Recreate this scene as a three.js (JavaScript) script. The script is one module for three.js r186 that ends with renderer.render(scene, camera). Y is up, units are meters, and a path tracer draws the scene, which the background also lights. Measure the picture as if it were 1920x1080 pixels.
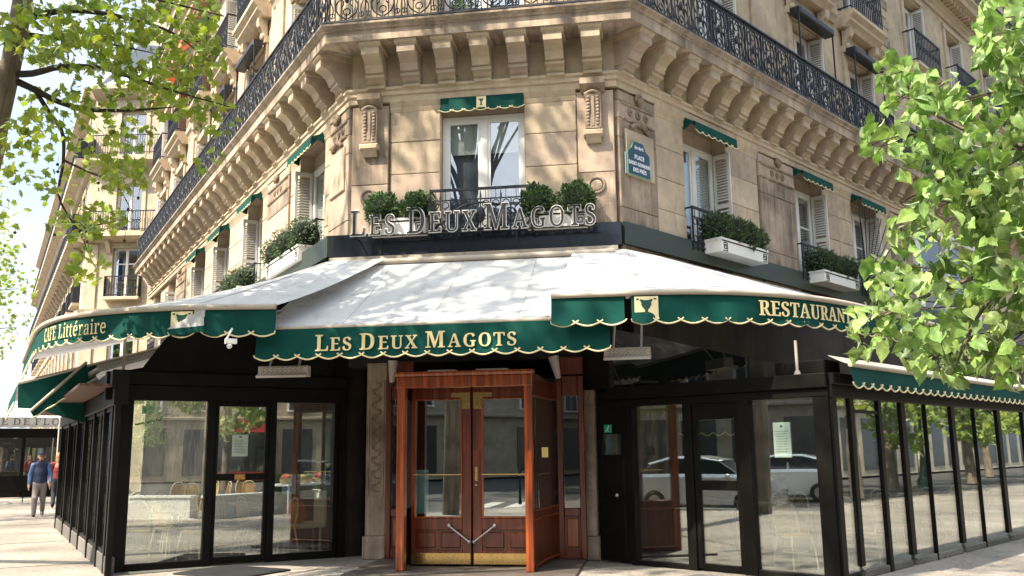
import * as THREE from 'three';
import { mergeGeometries, mergeVertices } from 'three/addons/utils/BufferGeometryUtils.js';
import { TextGeometry } from 'three/addons/geometries/TextGeometry.js';
import { FontLoader } from 'three/addons/loaders/FontLoader.js';
import { MarchingCubes } from 'three/addons/objects/MarchingCubes.js';

// ---------- camera, sky, sun, exposure ----------
const scene = new THREE.Scene();
const V = (x, y, z) => new THREE.Vector3(x, y, z);
const camera = new THREE.PerspectiveCamera(34.86, 16 / 9, 0.1, 600);
const CAM_PITCH = 0.177997, CAM_ROLL = -0.012191, CAM_YAW = 0.153808, FPX = 1719.74, EYE = V(0, 1.6, 0);
const fwd = V(-Math.sin(CAM_YAW) * Math.cos(CAM_PITCH), Math.sin(CAM_PITCH), -Math.cos(CAM_YAW) * Math.cos(CAM_PITCH));
const right0 = V(Math.cos(CAM_YAW), 0, -Math.sin(CAM_YAW)), up0 = right0.clone().cross(fwd);
const cr = right0.clone().multiplyScalar(Math.cos(CAM_ROLL)).addScaledVector(up0, Math.sin(CAM_ROLL));
const cu = up0.clone().multiplyScalar(Math.cos(CAM_ROLL)).addScaledVector(right0, -Math.sin(CAM_ROLL));
camera.quaternion.setFromRotationMatrix(new THREE.Matrix4().makeBasis(cr, cu, fwd.clone().negate()));
camera.position.copy(EYE);
camera.updateMatrixWorld(true);

const SUN = V(-0.72 * 0.64, 0.77, 0.69 * 0.64).normalize();
{
  const w = 512, h = 256, d = new Float32Array(w * h * 4);
  const hash = (i, j) => { const s = Math.sin(i * 127.1 + j * 311.7) * 43758.5453; return s - Math.floor(s); };
  const vn = (x, y, px) => { const xi = Math.floor(x), yi = Math.floor(y), fx = x - xi, fy = y - yi, u = fx * fx * (3 - 2 * fx), v = fy * fy * (3 - 2 * fy), a = ((xi % px) + px) % px, b = (a + 1) % px; return (hash(a, yi) * (1 - u) + hash(b, yi) * u) * (1 - v) + (hash(a, yi + 1) * (1 - u) + hash(b, yi + 1) * u) * v; };
  for (let y = 0; y < h; y++) for (let x = 0; x < w; x++) {
    const el = ((y + 0.5) / h - 0.5) * Math.PI, t = Math.max(0, Math.sin(el)), k = Math.pow(1 - t, 3.2);
    let c = 0, a = 0.5, f = 8; for (let o = 0; o < 4; o++) { c += a * vn(x / w * f, y / h * f * 1.6 + o * 7, f); a *= 0.5; f *= 2; }
    const cl = Math.min(1, Math.max(0, (c - 0.5) * 4)) * (t > 0.02 ? 0.5 : 0);
    const i = (y * w + x) * 4;
    // clear spring air: pale low down, deeper blue overhead, a broad bright halo added round the unseen sun for fill light
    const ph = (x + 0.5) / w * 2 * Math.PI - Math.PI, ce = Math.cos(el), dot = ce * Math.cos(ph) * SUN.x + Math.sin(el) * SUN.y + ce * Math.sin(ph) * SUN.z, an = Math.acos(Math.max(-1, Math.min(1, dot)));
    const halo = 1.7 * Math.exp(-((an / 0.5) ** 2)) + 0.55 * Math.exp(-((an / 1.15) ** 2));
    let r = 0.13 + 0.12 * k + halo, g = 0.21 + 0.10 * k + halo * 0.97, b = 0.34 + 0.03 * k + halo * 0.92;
    r += (0.5 - r) * cl * (r < 0.5 ? 1 : 0); g += (0.52 - g) * cl * (g < 0.52 ? 1 : 0); b += (0.55 - b) * cl * (b < 0.55 ? 1 : 0);
    if (el < 0) { const m = Math.min(1, -el * 6); r = r * (1 - m) + 0.25 * m; g = g * (1 - m) + 0.235 * m; b = b * (1 - m) + 0.22 * m; }
    d[i] = r; d[i + 1] = g; d[i + 2] = b; d[i + 3] = 1;
  }
  const sky = new THREE.DataTexture(d, w, h, THREE.RGBAFormat, THREE.FloatType);
  sky.mapping = THREE.EquirectangularReflectionMapping; sky.magFilter = sky.minFilter = THREE.LinearFilter; sky.needsUpdate = true;
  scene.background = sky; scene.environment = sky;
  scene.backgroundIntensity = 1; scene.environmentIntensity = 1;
}
const sun = new THREE.DirectionalLight(0xfff0da, 4.6);
sun.position.copy(SUN).multiplyScalar(60).add(V(-3, 0, -14)); sun.target.position.set(-3, 0, -14);
sun.castShadow = true; sun.shadow.radius = 1.3; sun.shadow.mapSize.set(4096, 4096);
Object.assign(sun.shadow.camera, { left: -45, right: 45, top: 45, bottom: -45, near: 1, far: 160 });
scene.add(sun, sun.target);
const renderer = new THREE.WebGLRenderer({ antialias: true });
renderer.setSize(1024, 576);
renderer.toneMapping = THREE.LinearToneMapping;
renderer.toneMappingExposure = 2.9;
renderer.shadowMap.enabled = true;

// ---------- small tools ----------
let seed = 20240;
const rnd = () => { seed = (seed + 0x6d2b79f5) | 0; let t = Math.imul(seed ^ (seed >>> 15), 1 | seed); t = (t + Math.imul(t ^ (t >>> 7), 61 | t)) ^ t; return ((t ^ (t >>> 14)) >>> 0) / 4294967296; };
const rr = (a, b) => a + (b - a) * rnd();
const pick = (a) => a[Math.floor(rnd() * a.length)];
const used = new Map();
function numbered(n) { const k = used.get(n) || 0; used.set(n, k + 1); return k ? n + '_' + String(k).padStart(3, '0') : n; }
// a direction seen from the standing place, for measuring out the trees and walkers
function at(x, y, d) { const r = cr.clone().multiplyScalar(x - 960).addScaledVector(cu, 540 - y).addScaledVector(fwd, FPX).normalize(); return EYE.clone().addScaledVector(r, d); }

function boxUV(g) {
  const p = g.attributes.position, n = g.attributes.normal, uv = new Float32Array(p.count * 2);
  for (let i = 0; i < p.count; i++) {
    const ax = Math.abs(n.getX(i)), ay = Math.abs(n.getY(i)), az = Math.abs(n.getZ(i));
    if (ax > ay && ax > az) { uv[i * 2] = p.getZ(i); uv[i * 2 + 1] = p.getY(i); } else if (ay > az) { uv[i * 2] = p.getX(i); uv[i * 2 + 1] = p.getZ(i); } else { uv[i * 2] = p.getX(i); uv[i * 2 + 1] = p.getY(i); }
  }
  g.setAttribute('uv', new THREE.BufferAttribute(uv, 2));
  return g;
}
function taper(points, r0, r1, n = 12, rs = 7, closed = false) {
  const c = new THREE.CatmullRomCurve3(points, closed, 'centripetal'), g = new THREE.TubeGeometry(c, n, 1, rs, closed), p = g.attributes.position;
  for (let i = 0; i <= n; i++) {
    const o = c.getPointAt(i / n), r = r0 + (r1 - r0) * i / n;
    for (let j = 0; j <= rs; j++) { const k = i * (rs + 1) + j; p.setXYZ(k, o.x + (p.getX(k) - o.x) * r, o.y + (p.getY(k) - o.y) * r, o.z + (p.getZ(k) - o.z) * r); }
  }
  return g;
}
class MB {
  constructor() { this.g = []; }
  add(g, m) {
    g = g.index ? g.toNonIndexed() : g;
    for (const k of Object.keys(g.attributes)) if (k !== 'position' && k !== 'normal') g.deleteAttribute(k);
    g.morphAttributes = {};
    if (m) g.applyMatrix4(m);
    this.g.push(g); return this;
  }
  raw(tris) { const p = new Float32Array(tris.length * 3); tris.forEach((v, i) => { p[i * 3] = v[0]; p[i * 3 + 1] = v[1]; p[i * 3 + 2] = v[2]; }); const g = new THREE.BufferGeometry(); g.setAttribute('position', new THREE.BufferAttribute(p, 3)); g.computeVertexNormals(); this.g.push(g); return this; }
  quad(a, b, c, d) { return this.raw([a, b, c, a, c, d]); }
  box(x0, x1, y0, y1, z0, z1) { const g = new THREE.BoxGeometry(Math.abs(x1 - x0), Math.abs(y1 - y0), Math.abs(z1 - z0)); g.translate((x0 + x1) / 2, (y0 + y1) / 2, (z0 + z1) / 2); return this.add(g); }
  // a block whose front (+z) edges are chamfered by c
  slab(x0, x1, y0, y1, z0, z1, c = 0.012) {
    const a = [[x0, y0], [x1, y0], [x1, y1], [x0, y1]], f = [[x0 + c, y0 + c], [x1 - c, y0 + c], [x1 - c, y1 - c], [x0 + c, y1 - c]];
    this.quad(...f.map((p) => [...p, z1]));
    for (let i = 0; i < 4; i++) { const j = (i + 1) % 4; this.quad([...a[i], z1 - c], [...a[j], z1 - c], [...f[j], z1], [...f[i], z1]); this.quad([...a[i], z0], [...a[j], z0], [...a[j], z1 - c], [...a[i], z1 - c]); }
    this.quad(...[a[0], a[3], a[2], a[1]].map((p) => [...p, z0]));
    return this;
  }
  tube(pts, r, n = 8, rs = 5, r1 = r) { return this.add(taper(pts.map((p) => (Array.isArray(p) ? V(...p) : p)), r, r1, n, rs)); }
  rod(a, b, r, rs = 6, r1 = r) { const A = Array.isArray(a) ? V(...a) : a, B = Array.isArray(b) ? V(...b) : b, d = B.clone().sub(A), l = d.length(), g = new THREE.CylinderGeometry(r1, r, l, rs); g.applyMatrix4(new THREE.Matrix4().compose(A.clone().add(B).multiplyScalar(0.5), new THREE.Quaternion().setFromUnitVectors(V(0, 1, 0), d.normalize()), V(1, 1, 1))); return this.add(g); }
  bar(a, b, w, t) { const A = V(...a), B = V(...b), d = B.clone().sub(A), l = d.length(), g = new THREE.BoxGeometry(w, l, t); g.applyMatrix4(new THREE.Matrix4().compose(A.clone().add(B).multiplyScalar(0.5), new THREE.Quaternion().setFromUnitVectors(V(0, 1, 0), d.normalize()), V(1, 1, 1))); return this.add(g); }
  lathe(pts, x, y, z, n = 16) { const g = new THREE.LatheGeometry(pts.map((p) => new THREE.Vector2(p[0], p[1])), n); g.translate(x, y, z); return this.add(g); }
  ball(x, y, z, rx, ry = rx, rz = rx, n = 10) { const g = new THREE.SphereGeometry(1, n, Math.max(5, n * 0.7 | 0)); g.scale(rx, ry, rz); g.translate(x, y, z); return this.add(g); }
  ring(x, y, z, r, t, n = 14) { const g = new THREE.TorusGeometry(r, t, 5, n); g.translate(x, y, z); return this.add(g); }
  ext(pts, depth, bevel = 0, m, holes) { const s = pts instanceof THREE.Shape ? pts : new THREE.Shape(pts.map((p) => new THREE.Vector2(p[0], p[1]))); if (holes) for (const h of holes) s.holes.push(new THREE.Path(h.map((p) => new THREE.Vector2(p[0], p[1])))); return this.add(new THREE.ExtrudeGeometry(s, { depth, bevelEnabled: bevel > 0, bevelSize: bevel, bevelThickness: bevel, bevelSegments: 1, curveSegments: 6 }), m); }
  // a moulding: profile of [z, y] run along x, its ends mitred by k per metre of z
  prism(prof, x0, x1, k0 = 0, k1 = 0) {
    const n = prof.length, L = prof.map(([z, y]) => [x0 - z * k0, y, z]), R = prof.map(([z, y]) => [x1 + z * k1, y, z]);
    for (let i = 0; i < n; i++) { const j = (i + 1) % n; this.quad(L[i], L[j], R[j], R[i]); }
    const tri = THREE.ShapeUtils.triangulateShape(prof.map((p) => new THREE.Vector2(p[0], p[1])), []);
    for (const [a, b, c] of tri) { this.raw([L[a], L[b], L[c]]); this.raw([R[c], R[b], R[a]]); }
    return this;
  }
  build() { const g = this.g.length === 1 ? this.g[0] : mergeGeometries(this.g); return boxUV(g); }
}
const mesh = (name, geo, mat) => { const o = new THREE.Mesh(geo instanceof MB ? geo.build() : geo, mat); o.name = name; o.castShadow = o.receiveShadow = true; return o; };
// wall frames: local x runs along the wall (to the right as seen from outside), y up, z outwards
const frame = (ox, oz, dx, dz) => ({ o: V(ox, 0, oz), d: V(dx, 0, dz), n: V(-dz, 0, dx), a: Math.atan2(-dz, dx), p(x, y, z) { return V(this.o.x + dx * x - dz * z, y, this.o.z + dz * x + dx * z); } });
const LD = V(-0.62270, 0, -0.78246), LN = V(-0.78246, 0, 0.62270), RD = V(0.56966, 0, -0.82188), RN = V(0.82188, 0, 0.56966);
const FC = frame(0, -14.25, 1, 0), FL = frame(-4.92, -14.25, -LD.x, -LD.z), FR = frame(-0.48, -14.25, RD.x, RD.z);
const KL = 0.4823, KR = 0.5236;
const FLE = frame(-4.92 + 0.3 * LD.x, -14.25 + 0.3 * LD.z, -LN.x, -LN.z);      // end face of the left glass terrace
const FRE = frame(-0.48 - 0.38 * RD.x, -14.25 - 0.38 * RD.z, RN.x, RN.z);      // end face of the right glass terrace
const FLS = frame(FL.p(0, 0, 3.42).x, FL.p(0, 0, 3.42).z, -LD.x, -LD.z), FRS = frame(FR.p(0, 0, 3.45).x, FR.p(0, 0, 3.45).z, RD.x, RD.z);

function tag(o, label, category, group, kind) { if (label) o.userData.label = label; if (category) o.userData.category = category; if (group) o.userData.group = group; if (kind) o.userData.kind = kind; return o; }
function thing(name, label, category, pos = V(0, 0, 0), turn = 0, group) { const o = new THREE.Group(); o.name = numbered(name); o.position.copy(pos); o.rotation.y = turn; scene.add(o); return tag(o, label, category, group); }
// a part whose geometry is given in a wall frame; pieces of pieces are plain children
function part(parent, name, geo, mat, fr, label) {
  const o = mesh(name, geo, mat);
  if (fr) { o.position.copy(fr.o).sub(parent.position); o.rotation.y = fr.a; }
  if (label) o.userData.label = label;
  parent.add(o); return o;
}
const struct = (name, geo, mat) => { const o = mesh(name, geo, mat); o.userData.kind = 'structure'; scene.add(o); return o; };
const copyOf = (o, label, pos, turn, name) => { const c = o.clone(); c.name = numbered(name || o.name.replace(/_\d{3}$/, '')); c.userData = { ...o.userData, label }; c.position.copy(pos); c.rotation.y = turn; scene.add(c); return c; };

// ---------- surface patterns ----------
const hash2 = (x, y) => { let h = Math.imul(x, 374761393) + Math.imul(y, 668265263) | 0; h = Math.imul(h ^ (h >>> 13), 1274126177); return ((h ^ (h >>> 16)) >>> 0) / 4294967296; };
function tnoise(u, v, f, o = 0) { const x = u * f, y = v * f, xi = Math.floor(x), yi = Math.floor(y), fx = x - xi, fy = y - yi, s = fx * fx * (3 - 2 * fx), t = fy * fy * (3 - 2 * fy), a = (xi % f + f) % f, b = (a + 1) % f, c = (yi % f + f) % f, e = (c + 1) % f; return (hash2(a + o * 57, c) * (1 - s) + hash2(b + o * 57, c) * s) * (1 - t) + (hash2(a + o * 57, e) * (1 - s) + hash2(b + o * 57, e) * s) * t; }
function fbm(u, v, f, n, o = 0) { let s = 0, a = 0.5, q = 0; for (let i = 0; i < n; i++) { s += a * tnoise(u, v, f, o + i); q += a; a *= 0.55; f *= 2; } return s / q; }
function tex(size, metres, fn, srgb = true, my = metres) {
  const d = new Uint8Array(size * size * 4);
  for (let y = 0; y < size; y++) for (let x = 0; x < size; x++) { const c = fn(x / size, y / size), i = (y * size + x) * 4, q = Array.isArray(c) ? c : [c, c, c]; for (let k = 0; k < 3; k++) d[i + k] = Math.max(0, Math.min(255, q[k] * 255)); d[i + 3] = 255; }
  const t = new THREE.DataTexture(d, size, size); t.wrapS = t.wrapT = THREE.RepeatWrapping; t.magFilter = THREE.LinearFilter; t.minFilter = THREE.LinearMipmapLinearFilter; t.generateMipmaps = true;
  if (srgb) t.colorSpace = THREE.SRGBColorSpace; t.repeat.set(1 / metres, 1 / my); t.needsUpdate = true; return t;
}
const smooth = (a, b, x) => { const t = Math.max(0, Math.min(1, (x - a) / (b - a))); return t * t * (3 - 2 * t); };
const T = {};
T.stone = tex(512, 3.1, (u, v) => { const n = fbm(u, v, 4, 6, 3), m = fbm(u, v, 24, 3, 11), st = fbm(u, v * 0.25, 40, 3, 5); const k = 0.74 + 0.34 * n + 0.12 * (m - 0.5) - 0.07 * smooth(0.58, 0.8, st); return [k, k * (0.985 - 0.02 * n), k * (0.95 - 0.04 * m)]; });
T.stoneBump = tex(512, 0.9, (u, v) => { const n = fbm(u, v, 10, 5, 21); return 0.5 + 0.5 * (n - 0.5) - 0.3 * smooth(0.72, 0.82, fbm(u, v, 40, 2, 8)); }, false);
T.grime = tex(512, 2.3, (u, v) => { const st = fbm(u, v * 0.12, 32, 4, 9), n = fbm(u, v, 6, 5, 2); const k = 0.52 + 0.5 * n + 0.35 * (st - 0.45); return [k, k * 0.97, k * 0.93]; });
T.fabric = tex(256, 1.6, (u, v) => { const n = fbm(u, v, 3, 5, 1), d = fbm(u, v, 14, 3, 4); const k = 0.88 + 0.14 * n - 0.10 * smooth(0.6, 0.85, d); return [k, k * 0.99, k * 0.965]; });
T.weave = tex(256, 0.05, (u, v) => 0.5 + 0.25 * Math.sin(u * Math.PI * 32) + 0.25 * Math.sin(v * Math.PI * 32), false);
T.green = tex(256, 1.2, (u, v) => { const k = 0.8 + 0.25 * fbm(u, v, 3, 5, 6); return [k, k, k]; });
T.wood = tex(512, 0.7, (u, v) => { const w = fbm(u, v * 0.08, 24, 4, 12), g = fbm(u, v * 0.03, 90, 2, 14); const k = 0.42 + 0.75 * w + 0.3 * (g - 0.5); return [k, k * (0.8 + 0.2 * w), k * (0.75 + 0.25 * w)]; }, true, 1.6);
T.asphalt = tex(1024, 7, (u, v) => { const n = fbm(u, v, 5, 5, 31), g = fbm(u, v, 240, 2, 33), sp = fbm(u, v, 110, 2, 37); const k = 0.6 + 0.46 * n + 0.25 * (g - 0.5) - 0.25 * smooth(0.75, 0.85, sp); return [k, k * 0.985, k * 0.96]; });
T.grain = tex(256, 0.35, (u, v) => fbm(u, v, 40, 3, 40), false);
T.soft = tex(128, 0.2, (u, v) => { const k = 0.78 + 0.3 * fbm(u, v, 4, 4, 50); return [k, k, k * 0.92]; });
T.vein = tex(256, 0.12, (u, v) => { const x = Math.abs(u - 0.5) * 0.12, y = (v - 0.5) * 0.12, s = ((y + 0.05 - x * 0.85) / 0.0155) % 1, q = Math.abs(s - 0.5), n = fbm(u, v, 6, 4, 71); let k = 0.74 + 0.3 * n - 0.10 * smooth(0.30, 0.5, q); k += 0.20 * (1 - smooth(0.0006, 0.0022, x)) + 0.12 * (1 - smooth(0.0, 0.09, q)); return [k, k, k * 0.9]; });
T.vein.offset.set(0.5, 0.5);
T.soot = tex(256, 1.5, (u, v) => { const k = 0.6 + 0.5 * fbm(u, v, 5, 5, 61); return [k, k, k]; });
const std = (r, g, b, rough = 0.8, o = {}) => new THREE.MeshStandardMaterial({ color: new THREE.Color().setRGB(r, g, b), roughness: rough, side: THREE.DoubleSide, ...o });
const phy = (r, g, b, rough, o = {}) => new THREE.MeshPhysicalMaterial({ color: new THREE.Color().setRGB(r, g, b), roughness: rough, side: THREE.DoubleSide, ...o });
const bump = (t, s) => ({ bumpMap: t, bumpScale: s });
const M = {
  stone: std(0.53, 0.445, 0.34, 0.9, { map: T.stone, ...bump(T.stoneBump, 0.006) }),
  stone2: std(0.49, 0.41, 0.32, 0.9, { map: T.stone, ...bump(T.stoneBump, 0.006) }),
  stone3: std(0.55, 0.465, 0.36, 0.9, { map: T.stone, ...bump(T.stoneBump, 0.006) }),
  stone4: std(0.48, 0.395, 0.335, 0.9, { map: T.stone, ...bump(T.stoneBump, 0.006) }),
  stone5: std(0.58, 0.495, 0.385, 0.9, { map: T.stone, ...bump(T.stoneBump, 0.006) }),
  stoneGrey: std(0.43, 0.355, 0.29, 0.92, { map: T.grime, ...bump(T.stoneBump, 0.008) }),
  stoneDark: std(0.39, 0.31, 0.235, 0.95, { map: T.grime, ...bump(T.stoneBump, 0.01) }),
  slabStone: std(0.50, 0.42, 0.34, 0.9, { map: T.grime, ...bump(T.stoneBump, 0.006) }),
  mortar: std(0.20, 0.15, 0.10, 0.95),
  stoneFar: std(0.56, 0.485, 0.39, 0.9, { map: T.stone }),
  iron: std(0.016, 0.018, 0.024, 0.45, { metalness: 0.3 }),
  black: phy(0.007, 0.0063, 0.0056, 0.5, { map: T.soot, specularIntensity: 0.3 }),
  blackMatt: std(0.008, 0.008, 0.008, 0.85),
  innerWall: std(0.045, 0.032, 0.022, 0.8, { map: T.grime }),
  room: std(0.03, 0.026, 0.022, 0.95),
  white: std(0.72, 0.70, 0.66, 0.45),
  shutter: std(0.60, 0.58, 0.53, 0.6),
  cream: std(0.72, 0.62, 0.36, 0.75),
  letterGold: std(0.68, 0.56, 0.28, 0.65),
  canvas: phy(0.60, 0.61, 0.635, 0.95, { map: T.fabric, transmission: 0.18, thickness: 0, ...bump(T.weave, 0.0008) }),
  canvasHem: std(0.5, 0.45, 0.385, 0.9, { map: T.fabric }),
  green: phy(0.0008, 0.066, 0.052, 0.75, { map: T.green, specularIntensity: 0.35, ...bump(T.weave, 0.0008) }),
  greenPaint: std(0.006, 0.06, 0.04, 0.4),
  fascia: std(0.018, 0.022, 0.034, 0.33, { metalness: 0.2, roughnessMap: T.grain }),
  fasciaGreen: std(0.022, 0.034, 0.026, 0.42),
  wood: phy(0.165, 0.029, 0.005, 0.32, { map: T.wood, clearcoat: 0.5, clearcoatRoughness: 0.2 }),
  woodLight: phy(0.37, 0.083, 0.010, 0.3, { map: T.wood, clearcoat: 0.6, clearcoatRoughness: 0.18 }),
  brass: std(0.55, 0.38, 0.15, 0.38, { metalness: 0.9, roughnessMap: T.grain }),
  steel: std(0.45, 0.44, 0.42, 0.4, { metalness: 0.7 }),
  soffit: std(0.16, 0.085, 0.05, 0.6, { map: T.wood }),
  heater: std(0.50, 0.46, 0.43, 0.5),
  glass: phy(0.95, 0.98, 0.97, 0.0, { transmission: 1, thickness: 0, ior: 2.25 }),
  glassSide: phy(0.92, 0.96, 0.95, 0.0, { transmission: 1, thickness: 0, ior: 2.33 }),
  glassWin: phy(0.94, 0.97, 1.0, 0.0, { transmission: 1, thickness: 0, ior: 2.33 }),
  sheeting: std(0.10, 0.115, 0.125, 0.9),  // grey-blue tone imitates sky reflected in the windows
  darkGlass: phy(0.006, 0.008, 0.008, 0.02, { ior: 2.0 }),
  blind: std(0.42, 0.44, 0.36, 0.9),
  bush: phy(0.035, 0.085, 0.018, 0.9, { transmission: 0.2, thickness: 0 }),
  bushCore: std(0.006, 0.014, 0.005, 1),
  bark: std(0.30, 0.255, 0.20, 0.95, { map: T.grime, ...bump(T.stoneBump, 0.02) }),
  barkDark: std(0.06, 0.048, 0.035, 0.95, { map: T.grime }),
  leafA: phy(0.27, 0.38, 0.03, 0.95, { map: T.soft, transmission: 0.5, thickness: 0 }),
  leafB: phy(0.13, 0.23, 0.025, 0.95, { map: T.soft, transmission: 0.45, thickness: 0 }),
  leafC: phy(0.32, 0.40, 0.03, 0.95, { map: T.soft, transmission: 0.5, thickness: 0 }),
  lindenA: phy(0.27, 0.47, 0.10, 0.93, { map: T.vein, transmission: 0.42, clearcoat: 0.3, clearcoatRoughness: 0.35, thickness: 0 }),
  lindenB: phy(0.16, 0.32, 0.045, 0.93, { map: T.vein, transmission: 0.42, clearcoat: 0.3, clearcoatRoughness: 0.35, thickness: 0 }),
  lindenC: phy(0.42, 0.60, 0.2, 0.93, { map: T.vein, transmission: 0.45, clearcoat: 0.3, clearcoatRoughness: 0.35, thickness: 0 }),
  pavement: std(0.33, 0.305, 0.275, 0.95, { map: T.asphalt, ...bump(T.grain, 0.003) }),
  road: std(0.075, 0.075, 0.078, 0.95, { map: T.asphalt, ...bump(T.grain, 0.004) }),
  granite: std(0.20, 0.19, 0.18, 0.8, { map: T.asphalt }),
  mat: std(0.02, 0.022, 0.026, 0.95, { map: T.soot }),
  tile: std(0.12, 0.10, 0.085, 0.6, { map: T.soot }),
  rattan: std(0.50, 0.32, 0.12, 0.6),
  rattanPale: std(0.60, 0.52, 0.34, 0.65),
  tableTop: std(0.55, 0.52, 0.45, 0.25),
  orange: std(0.65, 0.17, 0.02, 0.55),
  red: std(0.50, 0.03, 0.02, 0.6),
  blue: std(0.004, 0.035, 0.075, 0.35),
  zinc: std(0.25, 0.27, 0.30, 0.5, { metalness: 0.3 }),
};
const fontBold = await new FontLoader().loadAsync('fonts/droid/droid_serif_bold.typeface.json');
const fontSerif = await new FontLoader().loadAsync('fonts/droid/droid_serif_regular.typeface.json');
const fontSans = await new FontLoader().loadAsync('fonts/droid/droid_sans_bold.typeface.json');
const adv = (font, ch, size) => (font.data.glyphs[ch] || font.data.glyphs['o']).ha * size / font.data.resolution;
const glyphCache = new Map();
function glyph(font, ch, size, depth, bevel = 0, sx = 1) {
  const k = [font.data.familyName, font === fontBold, ch, size, depth, bevel, sx].join();
  if (!glyphCache.has(k)) { const g = new TextGeometry(ch, { font, size, depth, curveSegments: 4, bevelEnabled: bevel > 0, bevelSize: bevel, bevelThickness: bevel * 0.5, bevelSegments: 1 }); g.scale(sx, 1, 1); glyphCache.set(k, boxUV(new MB().add(g).g[0])); }
  return glyphCache.get(k);
}
// ---------- ground ----------
const isect = (() => { // where the two kerb lines meet
  const a = FL.p(0, 0, 9.3), b = FR.p(0, 0, 10.4), d1 = LD, d2 = RD, det = d1.x * -d2.z + d2.x * d1.z, dx = b.x - a.x, dz = b.z - a.z, t = (dx * -d2.z + d2.x * dz) / det;
  return V(a.x + d1.x * t, 0, a.z + d1.z * t);
})();
{
  const g = new THREE.PlaneGeometry(700, 700, 2, 2); g.rotateX(-Math.PI / 2); g.translate(0, -0.13, -40);
  struct('road', boxUV(g.toNonIndexed()), M.road);
  const A = FL.p(-95, 0, 9.3), C = FR.p(95, 0, 10.4), B = isect;
  const s = new THREE.Shape([[A.x, -A.z], [B.x, -B.z], [C.x, -C.z], [C.x - 10, 170], [A.x + 10, 170]].map((p) => new THREE.Vector2(...p)));
  const p = new THREE.ShapeGeometry(s); p.rotateX(-Math.PI / 2);
  struct('pavement', boxUV(p.toNonIndexed()), M.pavement);
  const k = new MB(), kerb = (P, Q) => { const d = Q.clone().sub(P), l = d.length(), n = Math.floor(l / 1.2); d.normalize(); const nn = V(-d.z, 0, d.x); for (let i = 0; i < Math.min(n, 60); i++) { const a = P.clone().addScaledVector(d, i * 1.2 + 0.004), m = new THREE.Matrix4().makeBasis(d, V(0, 1, 0), nn); m.setPosition(a); const g = new MB().slab(0, 1.192, -0.2, 0.004, -0.15, 0.15, 0.01).g; g.forEach((q) => k.add(q, m)); } };
  kerb(B, A); kerb(B, C);
  struct('kerb', k, M.granite);
  const step = new MB().box(-4.25, -1.12, 0.0, 0.035, -14.2, -12.2);
  struct('door_step', step, M.tile);
  for (const s of [1.9, 6.4, 12]) { const a = FL.p(-s, 0, 3.5), b = FL.p(-s, 0, 9.1), m = new MB().box(-0.012, 0.012, 0, 0.004, 0, a.distanceTo(b)), o = struct('pavement_joint', m, M.road); o.position.copy(a); o.rotation.y = FL.a; o.name = numbered('pavement_joint'); }
  // the zebra crossing in front of the corner, seen in the door glass
  const z = new MB(); for (let i = 0; i < 7; i++) z.box(-6 + i * 1.0, -5.5 + i * 1.0, -0.13, -0.126, 3.6, 7);
  struct('crosswalk', z, std(0.6, 0.6, 0.58, 0.9, { map: T.asphalt }));
}

// ---------- the corner building ----------
const building = thing('corner_building', 'large cream stone corner building with a long iron balcony on carved brackets above the cafe', 'building', V(-2.7, 0, -14.25));
const WL = { fr: FL, x: (s) => -s, len: 22, k: KL, side: -1 }, WR = { fr: FR, x: (s) => s, len: 32, k: KR, side: 1 };
const span = (W, a, b) => (W.side > 0 ? [a, b] : [-b, -a]);
function run3(name, prof, mat, o = {}) { // a moulding that runs round both corners; returns the three meshes
  const l = o.len || WL.len, r = o.lenR || WR.len, out = [];
  out.push(part(building, name, new MB().prism(prof, -4.92, -0.48, -KL, KR), mat, FC));
  out.push(part(building, name, new MB().prism(prof, -l, 0, 0, KL), mat, FL));
  out.push(part(building, name, new MB().prism(prof, 0, r, -KR, 0), mat, FR));
  return out;
}
// prism(k0): x0 - z*k0, so a start that grows outwards takes a positive k0
function run3b(name, prof, mat, o = {}) {
  const l = o.len || WL.len, r = o.lenR || WR.len;
  return [part(building, name, new MB().prism(prof, -4.92, -0.48, KL, KR), mat, FC), part(building, name, new MB().prism(prof, -l, 0, 0, KL), mat, FL), part(building, name, new MB().prism(prof, 0, r, KR, 0), mat, FR)];
}
const rect = (z0, z1, y0, y1) => [[z0, y0], [z1, y0], [z1, y1], [z0, y1]];
// near-black walls and floor strips added against light leaking in, then the roof
run3b('dark_backing_wall', rect(-1.6, -1.5, 0, 19), M.room);
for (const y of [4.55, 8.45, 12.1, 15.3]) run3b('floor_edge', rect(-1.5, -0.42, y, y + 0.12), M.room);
run3b('roof', [[-1.7, 18.9], [-0.2, 18.9], [-2.2, 21.5], [-6, 22]], M.zinc);
// end wall of the boulevard wing
part(building, 'end_wall', new MB().box(-22, -21.6, 0, 19, -9, 0.001), M.stone, FL);

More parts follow.
